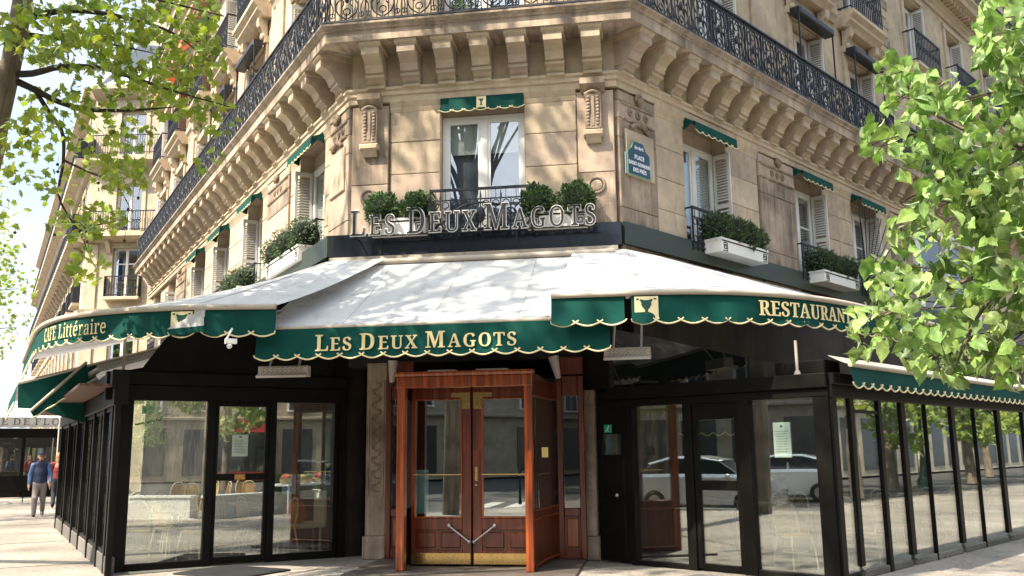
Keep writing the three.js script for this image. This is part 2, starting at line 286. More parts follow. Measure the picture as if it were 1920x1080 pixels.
// --- first floor: ashlar blocks
const COURSES = [[4.72, 5.07], [5.07, 5.63], [5.63, 6.19], [6.19, 6.75], [6.75, 7.29]];
const stones = [M.stone, M.stone2, M.stone3, M.stone, M.stone4, M.stone5];
const blockCache = new Map();
function blocks(wall, x0, x1, z = 0, courses = COURSES, mats = stones, cols = 1) {
  const w = (x1 - x0) / cols;
  for (let c = 0; c < cols; c++) for (const [y0, y1] of courses) {
    const b = mesh('stone_block', new MB().slab(x0 + c * w + 0.004, x0 + (c + 1) * w - 0.004, y0 + 0.004, y1 - 0.004, -0.38, z + rr(-0.003, 0.003), 0.010), pick(mats)); wall.add(b);
  }
}
const wallC = part(building, 'wall', new MB().box(-4.9, -3.39, 4.7, 7.5, -0.42, -0.03).box(-1.96, -0.5, 4.7, 7.5, -0.42, -0.03).box(-3.39, -1.96, 7.44, 7.5, -0.42, -0.03).box(-3.39, -1.96, 4.7, 5.04, -0.42, -0.03), M.mortar, FC);
blocks(wallC, -4.25, -3.38); blocks(wallC, -1.97, -1.11);
const GREY = [M.stoneGrey, M.stoneGrey, M.stone4];
for (const [a, b] of [[-4.90, -4.26], [-1.10, -0.50]]) blocks(wallC, a, b, 0.05, [[4.72, 6.02], [6.02, 7.40]], GREY);
blocks(wallC, -3.38, -1.97, 0.002, [[4.72, 5.03]]);
function pierWall(W, piers, panels, wins) {
  const m = new MB(), sets = [...piers, ...panels].sort((p, q) => p[0] - q[0]);
  for (const [a, b] of sets) { const [x0, x1] = span(W, a, b); m.box(x0 + 0.002, x1 - 0.002, 4.7, 7.5, -0.42, -0.03); }
  for (const [a, b] of wins) { const [x0, x1] = span(W, a, b); m.box(x0, x1, 7.44, 7.5, -0.42, -0.035); m.box(x0, x1, 4.7, 5.04, -0.42, -0.035); }
  const w = part(building, 'wall', m, M.mortar, W.fr);
  for (const [a, b] of piers) { const [x0, x1] = span(W, a, b); blocks(w, x0, x1, 0, COURSES, stones, b - a > 1.3 ? 2 : 1); }
  for (const [a, b] of panels) { const [x0, x1] = span(W, a, b); blocks(w, x0, x1, 0.05, [[4.72, 5.45], [5.45, 6.62], [6.62, 6.95], [6.95, 7.24], [7.24, 7.42]], GREY); }
  return w;
}
const winsR = [[1.98, 3.42], [6.08, 7.5], [8.97, 10.4]], winsL = [[1.44, 3.0], [5.8, 7.2], [9.0, 10.5], [12.0, 13.5], [16.6, 18.1], [19.6, 21.1]];
const wallR = pierWall(WR, [[1.06, 1.98], [3.42, 4.6], [7.5, 8.97], [10.4, 11.2]], [[0.02, 1.06], [4.6, 6.08], [11.2, 12.5]], winsR);
const wallL = pierWall(WL, [[1.02, 1.44], [3.0, 3.6], [5.2, 5.8], [7.2, 9.0], [10.5, 12.0], [13.5, 14.8], [16.2, 16.6], [18.1, 19.6], [21.1, 22]], [[0.02, 1.02], [3.6, 5.2], [14.8, 16.2]], winsL);
// cushion capitals at the window heads of the first floor
for (const [W, list] of [[WR, [[1.06, 1.98], [3.42, 4.6], [7.5, 8.97], [10.4, 11.2]]], [WL, [[1.02, 1.44], [3.0, 3.6], [5.2, 5.8], [7.2, 9.0], [10.5, 12.0], [13.5, 14.8]]]]) for (const [a, b] of list) { const [x0, x1] = span(W, a, b); part(building, 'impost', new MB().prism([[-0.3, 7.28], [0.005, 7.28], [0.03, 7.34], [0.012, 7.36], [0.06, 7.45], [-0.3, 7.45]], x0, x1), M.stone3, W.fr); }
for (const [x0, x1] of [[-4.25, -3.38], [-1.97, -1.11]]) part(building, 'impost', new MB().prism([[-0.3, 7.28], [0.005, 7.28], [0.03, 7.34], [0.012, 7.36], [0.06, 7.45], [-0.3, 7.45]], x0, x1), M.stone3, FC);
// string course, frieze and balcony slab
run3b('string_course', [[-0.4, 7.45], [0.06, 7.45], [0.06, 7.56], [0.09, 7.57], [0.09, 7.63], [0.12, 7.66], [0.12, 7.70], [-0.4, 7.72]], M.stone);
run3b('frieze', rect(-0.4, 0.0, 7.725, 8.352), M.stone2);
run3b('balcony_slab', [[-0.4, 8.355], [0.50, 8.355], [0.50, 8.34], [0.60, 8.34], [0.60, 8.52], [0.625, 8.53], [0.64, 8.56], [0.69, 8.60], [0.69, 8.635], [-0.4, 8.66]], M.slabStone);
// joints of the frieze between the brackets show as small steps
const BR = [[0, 8.35], [0.53, 8.35], [0.53, 8.13], [0.47, 8.115], [0.40, 8.075], [0.335, 8.01], [0.30, 7.95], [0.29, 7.90], [0.235, 7.89], [0.235, 7.83], [0.205, 7.82], [0.175, 7.80], [0.13, 7.755], [0.115, 7.72], [0, 7.72]];
const brGeo = (() => { const m = new MB(); m.prism(BR, -0.15, 0.15); m.box(-0.162, 0.162, 7.83, 7.885, 0, 0.248); return m.build(); })();
const capGeo = new MB().prism([[0, 8.262], [0.535, 8.262], [0.55, 8.285], [0.575, 8.30], [0.575, 8.353], [0, 8.353]], -0.185, 0.185).build();
const blockGeo = new MB().slab(-0.15, 0.15, 7.665, 7.72, 0, 0.155, 0.008).build();
function bracket(W, x) { const fr = W.fr || W, b = mesh('bracket', brGeo, pick(stones)); b.position.copy(fr.p(x, 0, 0)).sub(building.position); b.rotation.y = fr.a; building.add(b); const c = mesh('bracket_cap', capGeo, M.stone3); b.add(c); const d = mesh('bracket_foot', blockGeo, M.stone); d.position.z = 0.002; b.add(d); }
for (let i = 0; i < 7; i++) bracket(FC, -4.46 + i * 0.607);
for (let i = 0; i < 30; i++) bracket(WR, 0.2 + i * 0.705);
for (let i = 0; i < 26; i++) bracket(WL, -(0.3 + i * 0.825));
// carved consoles and discs on the two corner pilasters
for (const [x, dir] of [[-4.57, -1], [-0.83, 1]]) {
  const m = new MB(); m.prism([[0.05, 6.72], [0.17, 6.72], [0.15, 7.0], [0.15, 7.2], [0.19, 7.3], [0.05, 7.34]], x - 0.13, x + 0.13);
  for (const s of [-0.075, 0.075]) for (let i = 0; i < 9; i++) m.ball(x + s + rr(-0.004, 0.004), 6.79 + i * 0.058, 0.155, 0.036, 0.034, 0.03, 6);
  m.box(x - 0.022, x + 0.022, 6.76, 7.28, 0.15, 0.175);
  m.tube([[x - 0.13, 7.3, 0.16], [x, 7.345, 0.19], [x + 0.13, 7.3, 0.16]], 0.028, 6, 6);
  part(building, 'carved_console', m, M.stoneGrey, FC);
  part(building, 'console_base', new MB().slab(x - 0.16, x + 0.16, 6.60, 6.70, 0.05, 0.20, 0.02).prism([[0.05, 6.50], [0.1, 6.5], [0.16, 6.60], [0.05, 6.60]], x - 0.12, x + 0.12), M.stone, FC);
  part(building, 'pilaster_head', new MB().prism([[0.05, 7.36], [0.1, 7.36], [0.24, 7.46], [0.24, 7.56], [0.05, 7.56]], x - 0.2, x + 0.2), M.stoneGrey, FC);
  part(building, 'carved_disc', new MB().ring(x + 0.02 * dir, 5.8, 0.055, 0.125, 0.028, 22).ball(x + 0.02 * dir, 5.8, 0.05, 0.10, 0.10, 0.03, 12), M.stoneGrey, FC);
}
// rosettes, mask and leaf carving on the side pilasters
function panelDress(W, a, b, tablet) {
  const c = (a + b) / 2, X = W.x, fr = W.fr;
  for (const d of [-0.22, 0, 0.22]) { const m = new MB(), x = X(c + d); m.ring(x, 7.09, 0.055, 0.05, 0.02, 12); for (let i = 0; i < 6; i++) m.ball(x + Math.cos(i * 1.047) * 0.035, 7.09 + Math.sin(i * 1.047) * 0.035, 0.06, 0.022, 0.022, 0.02, 6); part(building, 'rosette', m, M.stoneDark, fr); }
  const m = new MB(), x = X(c); for (let i = 0; i < 7; i++) { const t = i / 6 * Math.PI; m.ball(x + Math.cos(t) * 0.08, 7.36 + Math.sin(t) * 0.05, 0.09, 0.035, 0.05, 0.035, 6); } m.ball(x, 7.32, 0.11, 0.05, 0.09, 0.06, 8);
  part(building, 'carved_mask', m, M.stoneDark, fr);
  const [x0, x1] = span(W, a + 0.1, b - 0.1);
  part(building, 'moulding', new MB().prism([[0.05, 6.93], [0.075, 6.93], [0.085, 6.955], [0.05, 6.97]], x0 - 0.05, x1 + 0.05).prism([[0.05, 7.2], [0.075, 7.2], [0.085, 7.225], [0.05, 7.24]], x0 - 0.05, x1 + 0.05), M.stoneGrey, fr);
  if (tablet) { const k = new MB(); k.slab(x0, x1, 6.0, 6.78, 0.05, 0.085, 0.012); part(building, 'stone_tablet', k, M.stone2, fr); const f = new MB(); for (let i = 0; i < 9; i++) { const t = (i - 4) / 4; f.ball(x + t * 0.22, 6.84 + 0.08 * (1 - t * t), 0.085, 0.045, 0.045, 0.035, 6); } f.ball(x, 6.93, 0.09, 0.05, 0.07, 0.05, 7); part(building, 'leaf_carving', f, M.stoneDark, fr); }
}
panelDress(WR, 0.06, 1.04, true); panelDress(WR, 4.6, 6.08); panelDress(WR, 11.2, 12.5); panelDress(WL, 0.06, 1.0, true); panelDress(WL, 3.6, 5.2, false); panelDress(WL, 14.8, 16.2);

// --- windows with frames, panes, blinds and louvred shutters
function makeWindow(fr, x0, x1, h0, h1, o = {}) {
  const z = o.z ?? -0.27, w = x1 - x0, m = new MB(), f = 0.075, mid = (x0 + x1) / 2, head = h1 - (o.drop ?? 0.06);
  m.box(x0, x0 + f, h0, head, z - 0.06, z).box(x1 - f, x1, h0, head, z - 0.06, z).box(x0 + f, x1 - f, head - f, head, z - 0.06, z).box(x0 + f, x1 - f, h0, h0 + f, z - 0.06, z);
  m.box(mid - 0.055, mid + 0.055, h0 + f, head - f, z - 0.05, z + 0.012);
  for (const [a, b] of [[x0 + f, mid - 0.055], [mid + 0.055, x1 - f]]) { m.box(a, a + 0.05, h0 + f, head - f, z - 0.045, z - 0.008).box(b - 0.05, b, h0 + f, head - f, z - 0.045, z - 0.008).box(a + 0.05, b - 0.05, head - f - 0.05, head - f, z - 0.045, z - 0.008).box(a + 0.05, b - 0.05, h0 + f, h0 + f + 0.06, z - 0.045, z - 0.008); if (o.bars) for (const t of o.bars) { const y = h0 + (head - h0) * t; m.box(a + 0.05, b - 0.05, y - 0.014, y + 0.014, z - 0.04, z - 0.010); } }
  const win = part(building, 'window', m, o.frameMat || M.white, fr);
  for (const [a, b] of [[x0 + f + 0.05, mid - 0.105], [mid + 0.105, x1 - f - 0.05]]) win.add(mesh('pane', new MB().box(a, b, h0 + 0.1, head - f - 0.05, z - 0.031, z - 0.023), M.glassWin));
  win.add(mesh('dark_backing', new MB().box(x0 + 0.01, x1 - 0.01, h0, head, -1.45, -1.40), M.room));  // near-black sheet stands for the unlit room
  if (o.sheeting !== false) win.add(mesh('sheeting', new MB().box(x0 + 0.1, x1 - 0.1, h0 + 0.1, head - 0.1, z - 0.16, z - 0.15), o.sheeting || M.sheeting));  // added grey-blue sheet brightens the glass like reflected sky
  if (o.blind) win.add(mesh('blind', new MB().box(x0 + 0.1, x1 - 0.1, h0 + (head - h0) * (1 - o.blind), head - 0.1, z - 0.10, z - 0.085), M.blind));
  if (o.drop > 0.1) win.add(mesh('head_panel', new MB().box(x0, x1, head, h1, z - 0.06, z - 0.02), M.stone2));
  if (o.reveal !== false) { win.add(mesh('reveal', new MB().box(x0 - 0.02, x0 + 0.004, h0, h1, z - 0.06, -0.012), M.stone2)); win.add(mesh('reveal', new MB().box(x1 - 0.004, x1 + 0.02, h0, h1, z - 0.06, -0.012), M.stone2)); }
  if (o.shutter) { // folded open against the far jamb
    const s = new MB(), sx = o.shutter > 0 ? x1 - 0.05 : x0 + 0.012, a = z + 0.02, b = z + 0.37, y0 = h0 + 0.05, y1 = head - 0.04, t = 0.036;
    s.box(sx, sx + t, y0, y1, a, a + 0.05).box(sx, sx + t, y0, y1, b - 0.05, b).box(sx, sx + t, y0, y0 + 0.1, a + 0.05, b - 0.05).box(sx, sx + t, y1 - 0.08, y1, a + 0.05, b - 0.05).box(sx, sx + t, (y0 + y1) / 2 - 0.04, (y0 + y1) / 2 + 0.04, a + 0.05, b - 0.05);
    win.add(mesh('shutter', s, M.shutter));
    const n = Math.floor((y1 - y0 - 0.2) / 0.055), lv = new MB();
    for (let i = 0; i < n; i++) { const y = y0 + 0.13 + i * 0.055; if (Math.abs(y - (y0 + y1) / 2) < 0.06) continue; const e = o.shutter > 0 ? 1 : -1; lv.quad([sx + t / 2 + 0.014 * e, y + 0.03, a + 0.05], [sx + t / 2 + 0.014 * e, y + 0.03, b - 0.05], [sx + t / 2 - 0.016 * e, y - 0.012, b - 0.05], [sx + t / 2 - 0.016 * e, y - 0.012, a + 0.05]); }
    win.add(mesh('louvres', lv, M.shutter));
  }
  return win;
}
makeWindow(FC, -3.38, -1.97, 5.05, 7.45, { blind: 0.30, drop: 0.27, z: -0.16 });
winsR.forEach(([a, b], i) => makeWindow(FR, a, b, 5.05, 7.45, { shutter: 1, blind: [0.62, 0.1, 0.1][i], drop: 0.3, bars: i ? [0.62] : 0 }));
winsL.forEach(([a, b], i) => makeWindow(FL, -b, -a, 5.05, 7.45, { shutter: -1, blind: i ? 0 : 0.9, drop: 0.3 }));
// the white framed shop front at the far end of the square side
{
  const m = new MB(); m.box(12.6, 12.9, 4.7, 7.3, -0.1, 0.12).box(12.6, 17.4, 7.3, 7.44, -0.1, 0.16).box(17.1, 17.4, 4.7, 7.3, -0.1, 0.12).box(14.9, 15.05, 4.7, 7.3, -0.1, 0.1);
  const w = part(building, 'bay_window', m, M.white, FR); for (const [a, b] of [[12.9, 14.9], [15.05, 17.1]]) w.add(mesh('pane', new MB().quad([a, 4.8, 0], [b, 4.8, 0], [b, 7.3, 0], [a, 7.3, 0]), M.glassWin)); w.add(mesh('dark_backing', new MB().box(12.7, 17.3, 4.7, 7.3, -1.45, -1.4), M.room));
  part(building, 'wall', new MB().box(17.4, 32, 4.7, 7.5, -0.42, 0), M.stone, FR);
}
// --- upper storeys: walls between openings, window heads, cornices
function storey(W, s0, s1, h0, h1, wins, wh0, wh1, mat = M.stone) {
  const m = new MB(), X = (a, b) => span(W, a, b); let s = s0;
  for (const [a, b] of [...wins, [s1, s1]]) { if (a > s) { const [x0, x1] = X(s, a); m.box(x0, x1, h0, h1, -0.42, 0); } if (b > a) { const [x0, x1] = X(a, b); m.box(x0, x1, wh1, h1, -0.42, 0); if (wh0 > h0) m.box(x0, x1, h0, wh0, -0.42, 0); } s = b; }
  return part(building, 'wall', m, mat, W.fr);
}
const up2R = [[2.6, 3.9], [6.5, 7.8], [9.35, 10.65], [13.6, 14.9], [17, 18.2], [20.4, 21.6], [24, 25.2]], up2L = [[2.2, 3.5], [6.0, 7.3], [9.0, 10.3], [12.2, 13.5], [16, 17.3], [19.2, 20.5]];
for (const [W, wins, s1] of [[WR, up2R, 32], [WL, up2L, 22]]) {
  storey(W, 0, s1, 8.66, 11.35, wins, 8.66, 10.95); storey(W, 0, s1, 11.35, 15.1, wins, 12.2, 14.25); storey(W, 0, s1, 15.1, 19, wins, 15.5, 17.9);
  for (const [a, b] of wins) {
    const [x0, x1] = span(W, a, b);
    makeWindow(W.fr, x0, x1, 8.7, 10.95, { shutter: W.side, drop: 0.05, bars: [0.7], reveal: false, z: -0.22, blind: rnd() < 0.5 ? 0.3 : 0 }); makeWindow(W.fr, x0, x1, 12.2, 14.25, { shutter: W.side, drop: 0.05, bars: [0.7], reveal: false, z: -0.25, blind: rnd() < 0.4 ? 0.5 : 0 }); makeWindow(W.fr, x0, x1, 15.5, 17.9, { drop: 0.05, bars: [0.7], reveal: false });
    part(building, 'window_surround', new MB().box(x0 - 0.22, x0 - 0.02, 8.66, 11.0, -0.1, 0.06).box(x1 + 0.02, x1 + 0.22, 8.66, 11.0, -0.1, 0.06).box(x0 - 0.24, x1 + 0.24, 11.0, 11.16, -0.1, 0.075), M.stone3, W.fr);
    part(building, 'window_surround', new MB().box(x0 - 0.2, x0 - 0.02, 12.15, 14.3, -0.1, 0.05).box(x1 + 0.02, x1 + 0.2, 12.15, 14.3, -0.1, 0.05).box(x0 - 0.24, x1 + 0.24, 14.3, 14.44, -0.1, 0.07), M.stone3, W.fr);
    for (const xx of [x0 - 0.12, x1 + 0.12]) { const c = new MB(); c.prism([[0.05, 11.0], [0.11, 11.0], [0.12, 11.2], [0.26, 11.45], [0.26, 11.58], [0.05, 11.58]], xx - 0.1, xx + 0.1); c.ball(xx, 11.15, 0.13, 0.09, 0.1, 0.07, 8); c.ball(xx, 11.4, 0.2, 0.09, 0.08, 0.08, 8); part(building, 'scroll_console', c, M.stone3, W.fr); }
    part(building, 'window_hood', new MB().prism([[-0.1, 11.58], [0.2, 11.58], [0.26, 11.66], [0.34, 11.72], [0.34, 11.80], [0.44, 11.88], [0.44, 11.97], [-0.1, 12.0]], x0 - 0.36, x1 + 0.36), M.stone3, W.fr);
    // iron guard before the second-floor window standing on the hood
    const g = new MB(); g.box(x0 - 0.3, x1 + 0.3, 12.92, 12.97, 0.34, 0.38).box(x0 - 0.3, x1 + 0.3, 12.06, 12.09, 0.345, 0.375);
    for (let i = 0; i <= 16; i++) { const x = x0 - 0.29 + i * (x1 - x0 + 0.58) / 16; g.box(x - 0.011, x + 0.011, 12.0, 12.93, 0.35, 0.372); if (i % 2) g.ring(x, 12.5, 0.36, 0.085, 0.011, 10); }
    for (const xx of [x0 - 0.29, x1 + 0.29]) g.box(xx - 0.01, xx + 0.01, 12.92, 12.96, 0.02, 0.36).box(xx - 0.01, xx + 0.01, 12.06, 12.09, 0.02, 0.36);
    part(building, 'window_guard', g, M.iron, W.fr);
  }
}
part(building, 'wall', new MB().box(-4.9, -3.4, 8.66, 19, -0.42, 0).box(-1.95, -0.5, 8.66, 19, -0.42, 0).box(-3.4, -1.95, 11.1, 12.2, -0.42, 0).box(-3.4, -1.95, 14.3, 15.5, -0.42, 0).box(-3.4, -1.95, 17.9, 19, -0.42, 0), M.stone, FC);
for (const [a, b] of [[8.7, 11.1], [12.2, 14.3], [15.5, 17.9]]) makeWindow(FC, -3.4, -1.95, a, b, { drop: 0.05, reveal: false });
// string band at the second floor, cornice with dentils and long upper balcony
for (const W of [WL, WR]) for (const [a, b] of W === WR ? [[0, 1.9], [4.5, 5.85], [8.4, 8.75], [11.3, 12.9], [15.6, 16.3], [18.9, 19.7], [22.3, 23.3], [25.9, 32]] : [[0, 1.5], [4.2, 5.3], [8, 8.3], [11, 11.5], [14.2, 15.3], [18, 18.5], [21.2, 22]]) { const [x0, x1] = span(W, a, b); part(building, 'string_band', new MB().prism([[-0.1, 11.6], [0.06, 11.6], [0.1, 11.7], [0.16, 11.76], [0.16, 11.9], [-0.1, 11.92]], x0, x1), M.stone3, W.fr); }
run3b('cornice', [[-0.4, 14.62], [0.06, 14.62], [0.08, 14.72], [0.14, 14.76], [0.14, 14.86], [0.2, 14.9], [0.2, 15.02], [0.55, 15.06], [0.58, 15.2], [0.68, 15.28], [0.68, 15.34], [-0.4, 15.36]], M.stone3);
for (const W of [WL, WR]) { const m = new MB(); for (let s = 0.3; s < W.len; s += 0.26) { const x = W.x(s); m.box(x - 0.06, x + 0.06, 14.91, 15.045, 0.14, 0.42); } part(building, 'dentils', m, M.stone3, W.fr).userData.kind = 'stuff'; }
run3b('cornice', [[-0.4, 18.6], [0.1, 18.6], [0.2, 18.75], [0.5, 18.85], [0.55, 19.0], [-0.4, 19.02]], M.stone3);
// quoined pilaster between the two halves of the square side and of the boulevard side
for (const [W, s] of [[WR, 11.75], [WL, 14.75], [WL, 4.75], [WR, 5.1]]) for (let i = 0; i < 9; i++) { const [x0, x1] = span(W, s - (i % 2 ? 0.3 : 0.42), s + (i % 2 ? 0.3 : 0.42)); part(building, 'quoin', new MB().slab(x0, x1, 12.02 + i * 0.28, 12.28 + i * 0.28, -0.01, 0.09, 0.02), i % 2 ? M.stone2 : M.stoneGrey, W.fr); }
// pilaster strips of the second floor
for (const [W, list] of [[WR, [1.2, 5.0, 11.9, 15.9]], [WL, [0.9, 4.75, 8.2, 14.75]]]) for (const s of list) { const [x0, x1] = span(W, s - 0.3, s + 0.3); part(building, 'pilaster', new MB().slab(x0, x1, 8.66, 11.58, -0.02, 0.07, 0.02), M.stone2, W.fr); }

// --- wrought-iron balcony railing
const railMod = (() => { // one panel, 0.62 wide, standing on y = 0
  const m = new MB(), t = 0.011;
  m.box(-0.31, -0.285, 0, 0.94, -0.014, 0.014);
  for (const x of [-0.2, -0.1, 0.1, 0.2]) m.box(x - 0.008, x + 0.008, 0.06, 0.9, -0.009, 0.009);
  for (const s of [-1, 1]) {
    m.tube([[s * 0.02, 0.1, 0], [s * 0.15, 0.2, 0], [s * 0.19, 0.36, 0], [s * 0.1, 0.46, 0], [s * 0.05, 0.38, 0], [s * 0.1, 0.32, 0]], t * 1.2, 12, 5);
    m.tube([[s * 0.02, 0.86, 0], [s * 0.16, 0.78, 0], [s * 0.2, 0.62, 0], [s * 0.12, 0.52, 0], [s * 0.06, 0.6, 0], [s * 0.11, 0.66, 0]], t * 1.2, 12, 5);
    m.tube([[s * 0.26, 0.12, 0], [s * 0.24, 0.3, 0], [s * 0.29, 0.45, 0], [s * 0.24, 0.62, 0], [s * 0.27, 0.82, 0]], t, 10, 4);
    m.ring(s * 0.25, 0.17, 0, 0.045, 0.009, 10); m.ring(s * 0.15, 0.82, 0, 0.05, 0.009, 10);
  }
  m.ball(0, 0.47, 0, 0.045, 0.09, 0.03, 8); m.ring(0, 0.72, 0, 0.07, 0.011, 12); m.ring(0, 0.23, 0, 0.06, 0.011, 12); m.box(-0.008, 0.008, 0.06, 0.2, -0.008, 0.008); m.box(-0.008, 0.008, 0.78, 0.9, -0.008, 0.008);
  m.box(-0.31, 0.31, 0.06, 0.082, -0.014, 0.014).box(-0.31, 0.31, 0.86, 0.88, -0.012, 0.012);
  return m.build();
})();
const railTop = run3b('balcony_rail', [[0.50, 9.60], [0.575, 9.60], [0.575, 9.63], [0.555, 9.65], [0.52, 9.65], [0.50, 9.63]], M.iron);
run3b('balcony_gutter', rect(0.44, 0.665, 8.662, 8.69), M.iron);
function railRun(owner, x0, x1) { const n = Math.round((x1 - x0) / 0.62), w = (x1 - x0) / n; for (let i = 0; i < n; i++) { const p = mesh('railing_panel', railMod, M.iron); p.position.set(x0 + (i + 0.5) * w, 8.675, 0.537); p.scale.x = w / 0.62; owner.add(p); } }
railRun(railTop[0], -4.92 - 0.54 * KL, -0.48 + 0.54 * KR); railRun(railTop[1], -22, 0.54 * KL); railRun(railTop[2], -0.54 * KR, 22);
// upper long balcony rail (small in the picture)
for (const W of [WL, WR]) { const m = new MB(); const [x0, x1] = span(W, 0, W.len); m.box(x0, x1, 16.2, 16.25, 0.52, 0.56); for (let s = 0; s < W.len; s += 0.14) { const x = W.x(s); m.box(x - 0.01, x + 0.01, 15.36, 16.2, 0.53, 0.55); } part(building, 'balcony_rail', m, M.iron, W.fr); }

// --- first-floor window guards
function guard(fr, x0, x1, z, fancy) {
  const m = new MB(); m.box(x0, x1, 5.76, 5.80, z - 0.02, z + 0.02).box(x0, x1, 5.60, 5.62, z - 0.01, z + 0.01).box(x0, x1, 5.07, 5.09, z - 0.012, z + 0.012);
  const n = Math.round((x1 - x0) / 0.16); for (let i = 0; i <= n; i++) { const x = x0 + 0.012 + i * (x1 - x0 - 0.024) / n, e = i === 0 || i === n; m.box(x - (e ? 0.016 : 0.008), x + (e ? 0.016 : 0.008), 5.02, e ? 5.78 : 5.6, z - 0.01, z + 0.01); if (i < n) { const c = x + (x1 - x0) / n / 2; m.ring(c, 5.53, z, 0.055, 0.009, 10); m.ring(c, 5.22, z, 0.06, 0.009, 10); if (fancy) m.tube([[c - 0.06, 5.1, z], [c + 0.05, 5.25, z], [c - 0.04, 5.4, z], [c + 0.03, 5.5, z]], 0.010, 8, 4); m.box(c - 0.004, c + 0.004, 5.60, 5.76, z - 0.005, z + 0.005); } }
  if (fancy) { const c = (x0 + x1) / 2; for (const s of [-1, 1]) { m.tube([[c, 5.12, z + 0.012], [c + s * 0.22, 5.16, z + 0.012], [c + s * 0.3, 5.33, z + 0.012], [c + s * 0.18, 5.42, z + 0.012], [c + s * 0.12, 5.32, z + 0.012], [c + s * 0.2, 5.27, z + 0.012]], 0.017, 14, 5); m.tube([[c, 5.55, z + 0.012], [c + s * 0.3, 5.5, z + 0.012], [c + s * 0.5, 5.36, z + 0.012], [c + s * 0.6, 5.2, z + 0.012], [c + s * 0.48, 5.16, z + 0.012]], 0.015, 12, 5); m.ring(c + s * 0.48, 5.34, z + 0.012, 0.1, 0.013, 14); } m.ball(c, 5.35, z + 0.012, 0.08, 0.14, 0.03, 8); for (let i = -2; i <= 2; i++) m.rod([c + i * 0.33, 5.63, z], [c + i * 0.33, 5.75, z], 0.02, 5, 0.004); }
  for (const x of [x0 + 0.012, x1 - 0.012]) for (const y of [5.08, 5.78]) m.box(x - 0.012, x + 0.012, y - 0.015, y + 0.012, -0.1, z);
  part(building, 'window_guard', m, M.iron, fr);
}
guard(FC, -3.49, -1.82, 0.3, true);
winsR.forEach(([a, b]) => guard(FR, a - 0.05, b + 0.05, 0.14)); winsL.forEach(([a, b]) => guard(FL, -b - 0.05, -a + 0.05, 0.14));
// thorny fan of black rods between the second and third windows of the square side
{
  const m = new MB(); m.rod([8.3, 4.9, 0.5], [8.22, 7.0, 0.5], 0.014); m.rod([7.92, 6.72, 0.5], [8.62, 6.72, 0.5], 0.012);
  m.rod([10.35, 5.0, 0.62], [10.3, 6.75, 0.62], 0.014);
  for (let i = 0; i < 13; i++) { const a = (100 - i * 8) * Math.PI / 180; m.rod([8.35, 5.15, 0.52], [8.35 + Math.cos(a) * 2.2, 5.15 + Math.sin(a) * 1.75, 0.6], 0.011, 5); }
  part(building, 'spiked_grille', m, M.iron, FR);
}
// --- metal fascia over the ground floor
part(building, 'fascia', new MB().box(-5.30, -0.44, 4.80, 5.17, -0.05, 0.12).box(-5.30, -4.86, 4.80, 5.17, -0.5, -0.05), M.fascia, FC);
part(building, 'fascia', new MB().box(0.0, 32, 4.82, 5.18, -0.02, 0.13), M.fasciaGreen, FR);
part(building, 'fascia', new MB().box(-22, -0.06, 4.80, 5.15, -0.05, 0.37), M.fasciaGreen, FL);
part(building, 'fascia_seams', new MB().box(-4.36, -4.33, 4.80, 5.165, 0.12, 0.135).box(-3.42, -3.40, 4.80, 5.165, 0.12, 0.128).box(-2.1, -2.08, 4.80, 5.165, 0.12, 0.128).box(-1.3, -1.27, 4.80, 5.165, 0.12, 0.135), M.iron, FC);
part(building, 'awning_box', new MB().box(-5.2, -0.5, 4.70, 4.775, -0.02, 0.2), M.canvasHem, FC);
// rust and lamp wire hanging along the fascia
part(building, 'cable', new MB().tube([[-4.6, 5.1, 0.135], [-3.9, 5.02, 0.14], [-3.0, 5.05, 0.14], [-2.4, 5.13, 0.14], [-1.6, 5.12, 0.135]], 0.006, 20, 4), M.iron, FC);
// --- ground floor behind the terraces
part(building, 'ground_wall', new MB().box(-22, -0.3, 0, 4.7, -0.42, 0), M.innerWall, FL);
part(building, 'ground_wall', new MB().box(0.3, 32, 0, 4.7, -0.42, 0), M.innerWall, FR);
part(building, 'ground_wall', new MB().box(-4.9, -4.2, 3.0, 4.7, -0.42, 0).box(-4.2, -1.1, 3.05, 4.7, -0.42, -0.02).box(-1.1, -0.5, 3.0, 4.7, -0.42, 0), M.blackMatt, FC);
for (const [a, b] of [[-4.58, -4.24], [-1.12, -0.94]]) {
  const m = new MB(); m.slab(a, b, 0.35, 3.05, -0.3, 0.03, 0.015).slab(a - 0.03, b + 0.03, 0.0, 0.35, -0.3, 0.07, 0.02);
  const p = part(building, 'door_pillar', m, M.stoneGrey, FC);
  const f = new MB(), c = (a + b) / 2, w = (b - a) / 2 - 0.045; f.box(c - w, c - w + 0.012, 0.95, 2.75, 0.03, 0.045).box(c + w - 0.012, c + w, 0.95, 2.75, 0.03, 0.045).box(c - w, c + w, 0.95, 0.962, 0.03, 0.045).box(c - w, c + w, 2.74, 2.752, 0.03, 0.045);
  for (let i = 0; i < 16; i++) { const y = 1.02 + i * 0.107, s = i % 2 ? 1 : -1; f.tube([[c - s * w * 0.6, y, 0.034], [c + s * w * 0.5, y + 0.04, 0.038], [c + s * w * 0.55, y + 0.1, 0.036], [c - s * w * 0.1, y + 0.09, 0.034]], 0.009, 6, 4).ball(c + s * w * 0.3, y + 0.05, 0.034, 0.02, 0.026, 0.009, 6); }
  p.add(mesh('carved_panel', f, M.stoneGrey));
}
// black cladding beside the pillars
part(building, 'black_panel', new MB().box(-0.10, 0.0, 0, 4.6, -0.2, 0.02).box(0.0, 0.62, 0, 3.3, -0.05, 0.0).box(-0.02, 0.1, 0, 2.5, 0, 0.05), M.black, FLE);
part(building, 'black_panel', new MB().box(-0.55, 0.0, 2.54, 4.6, -0.2, 0.0), M.black, FRE);
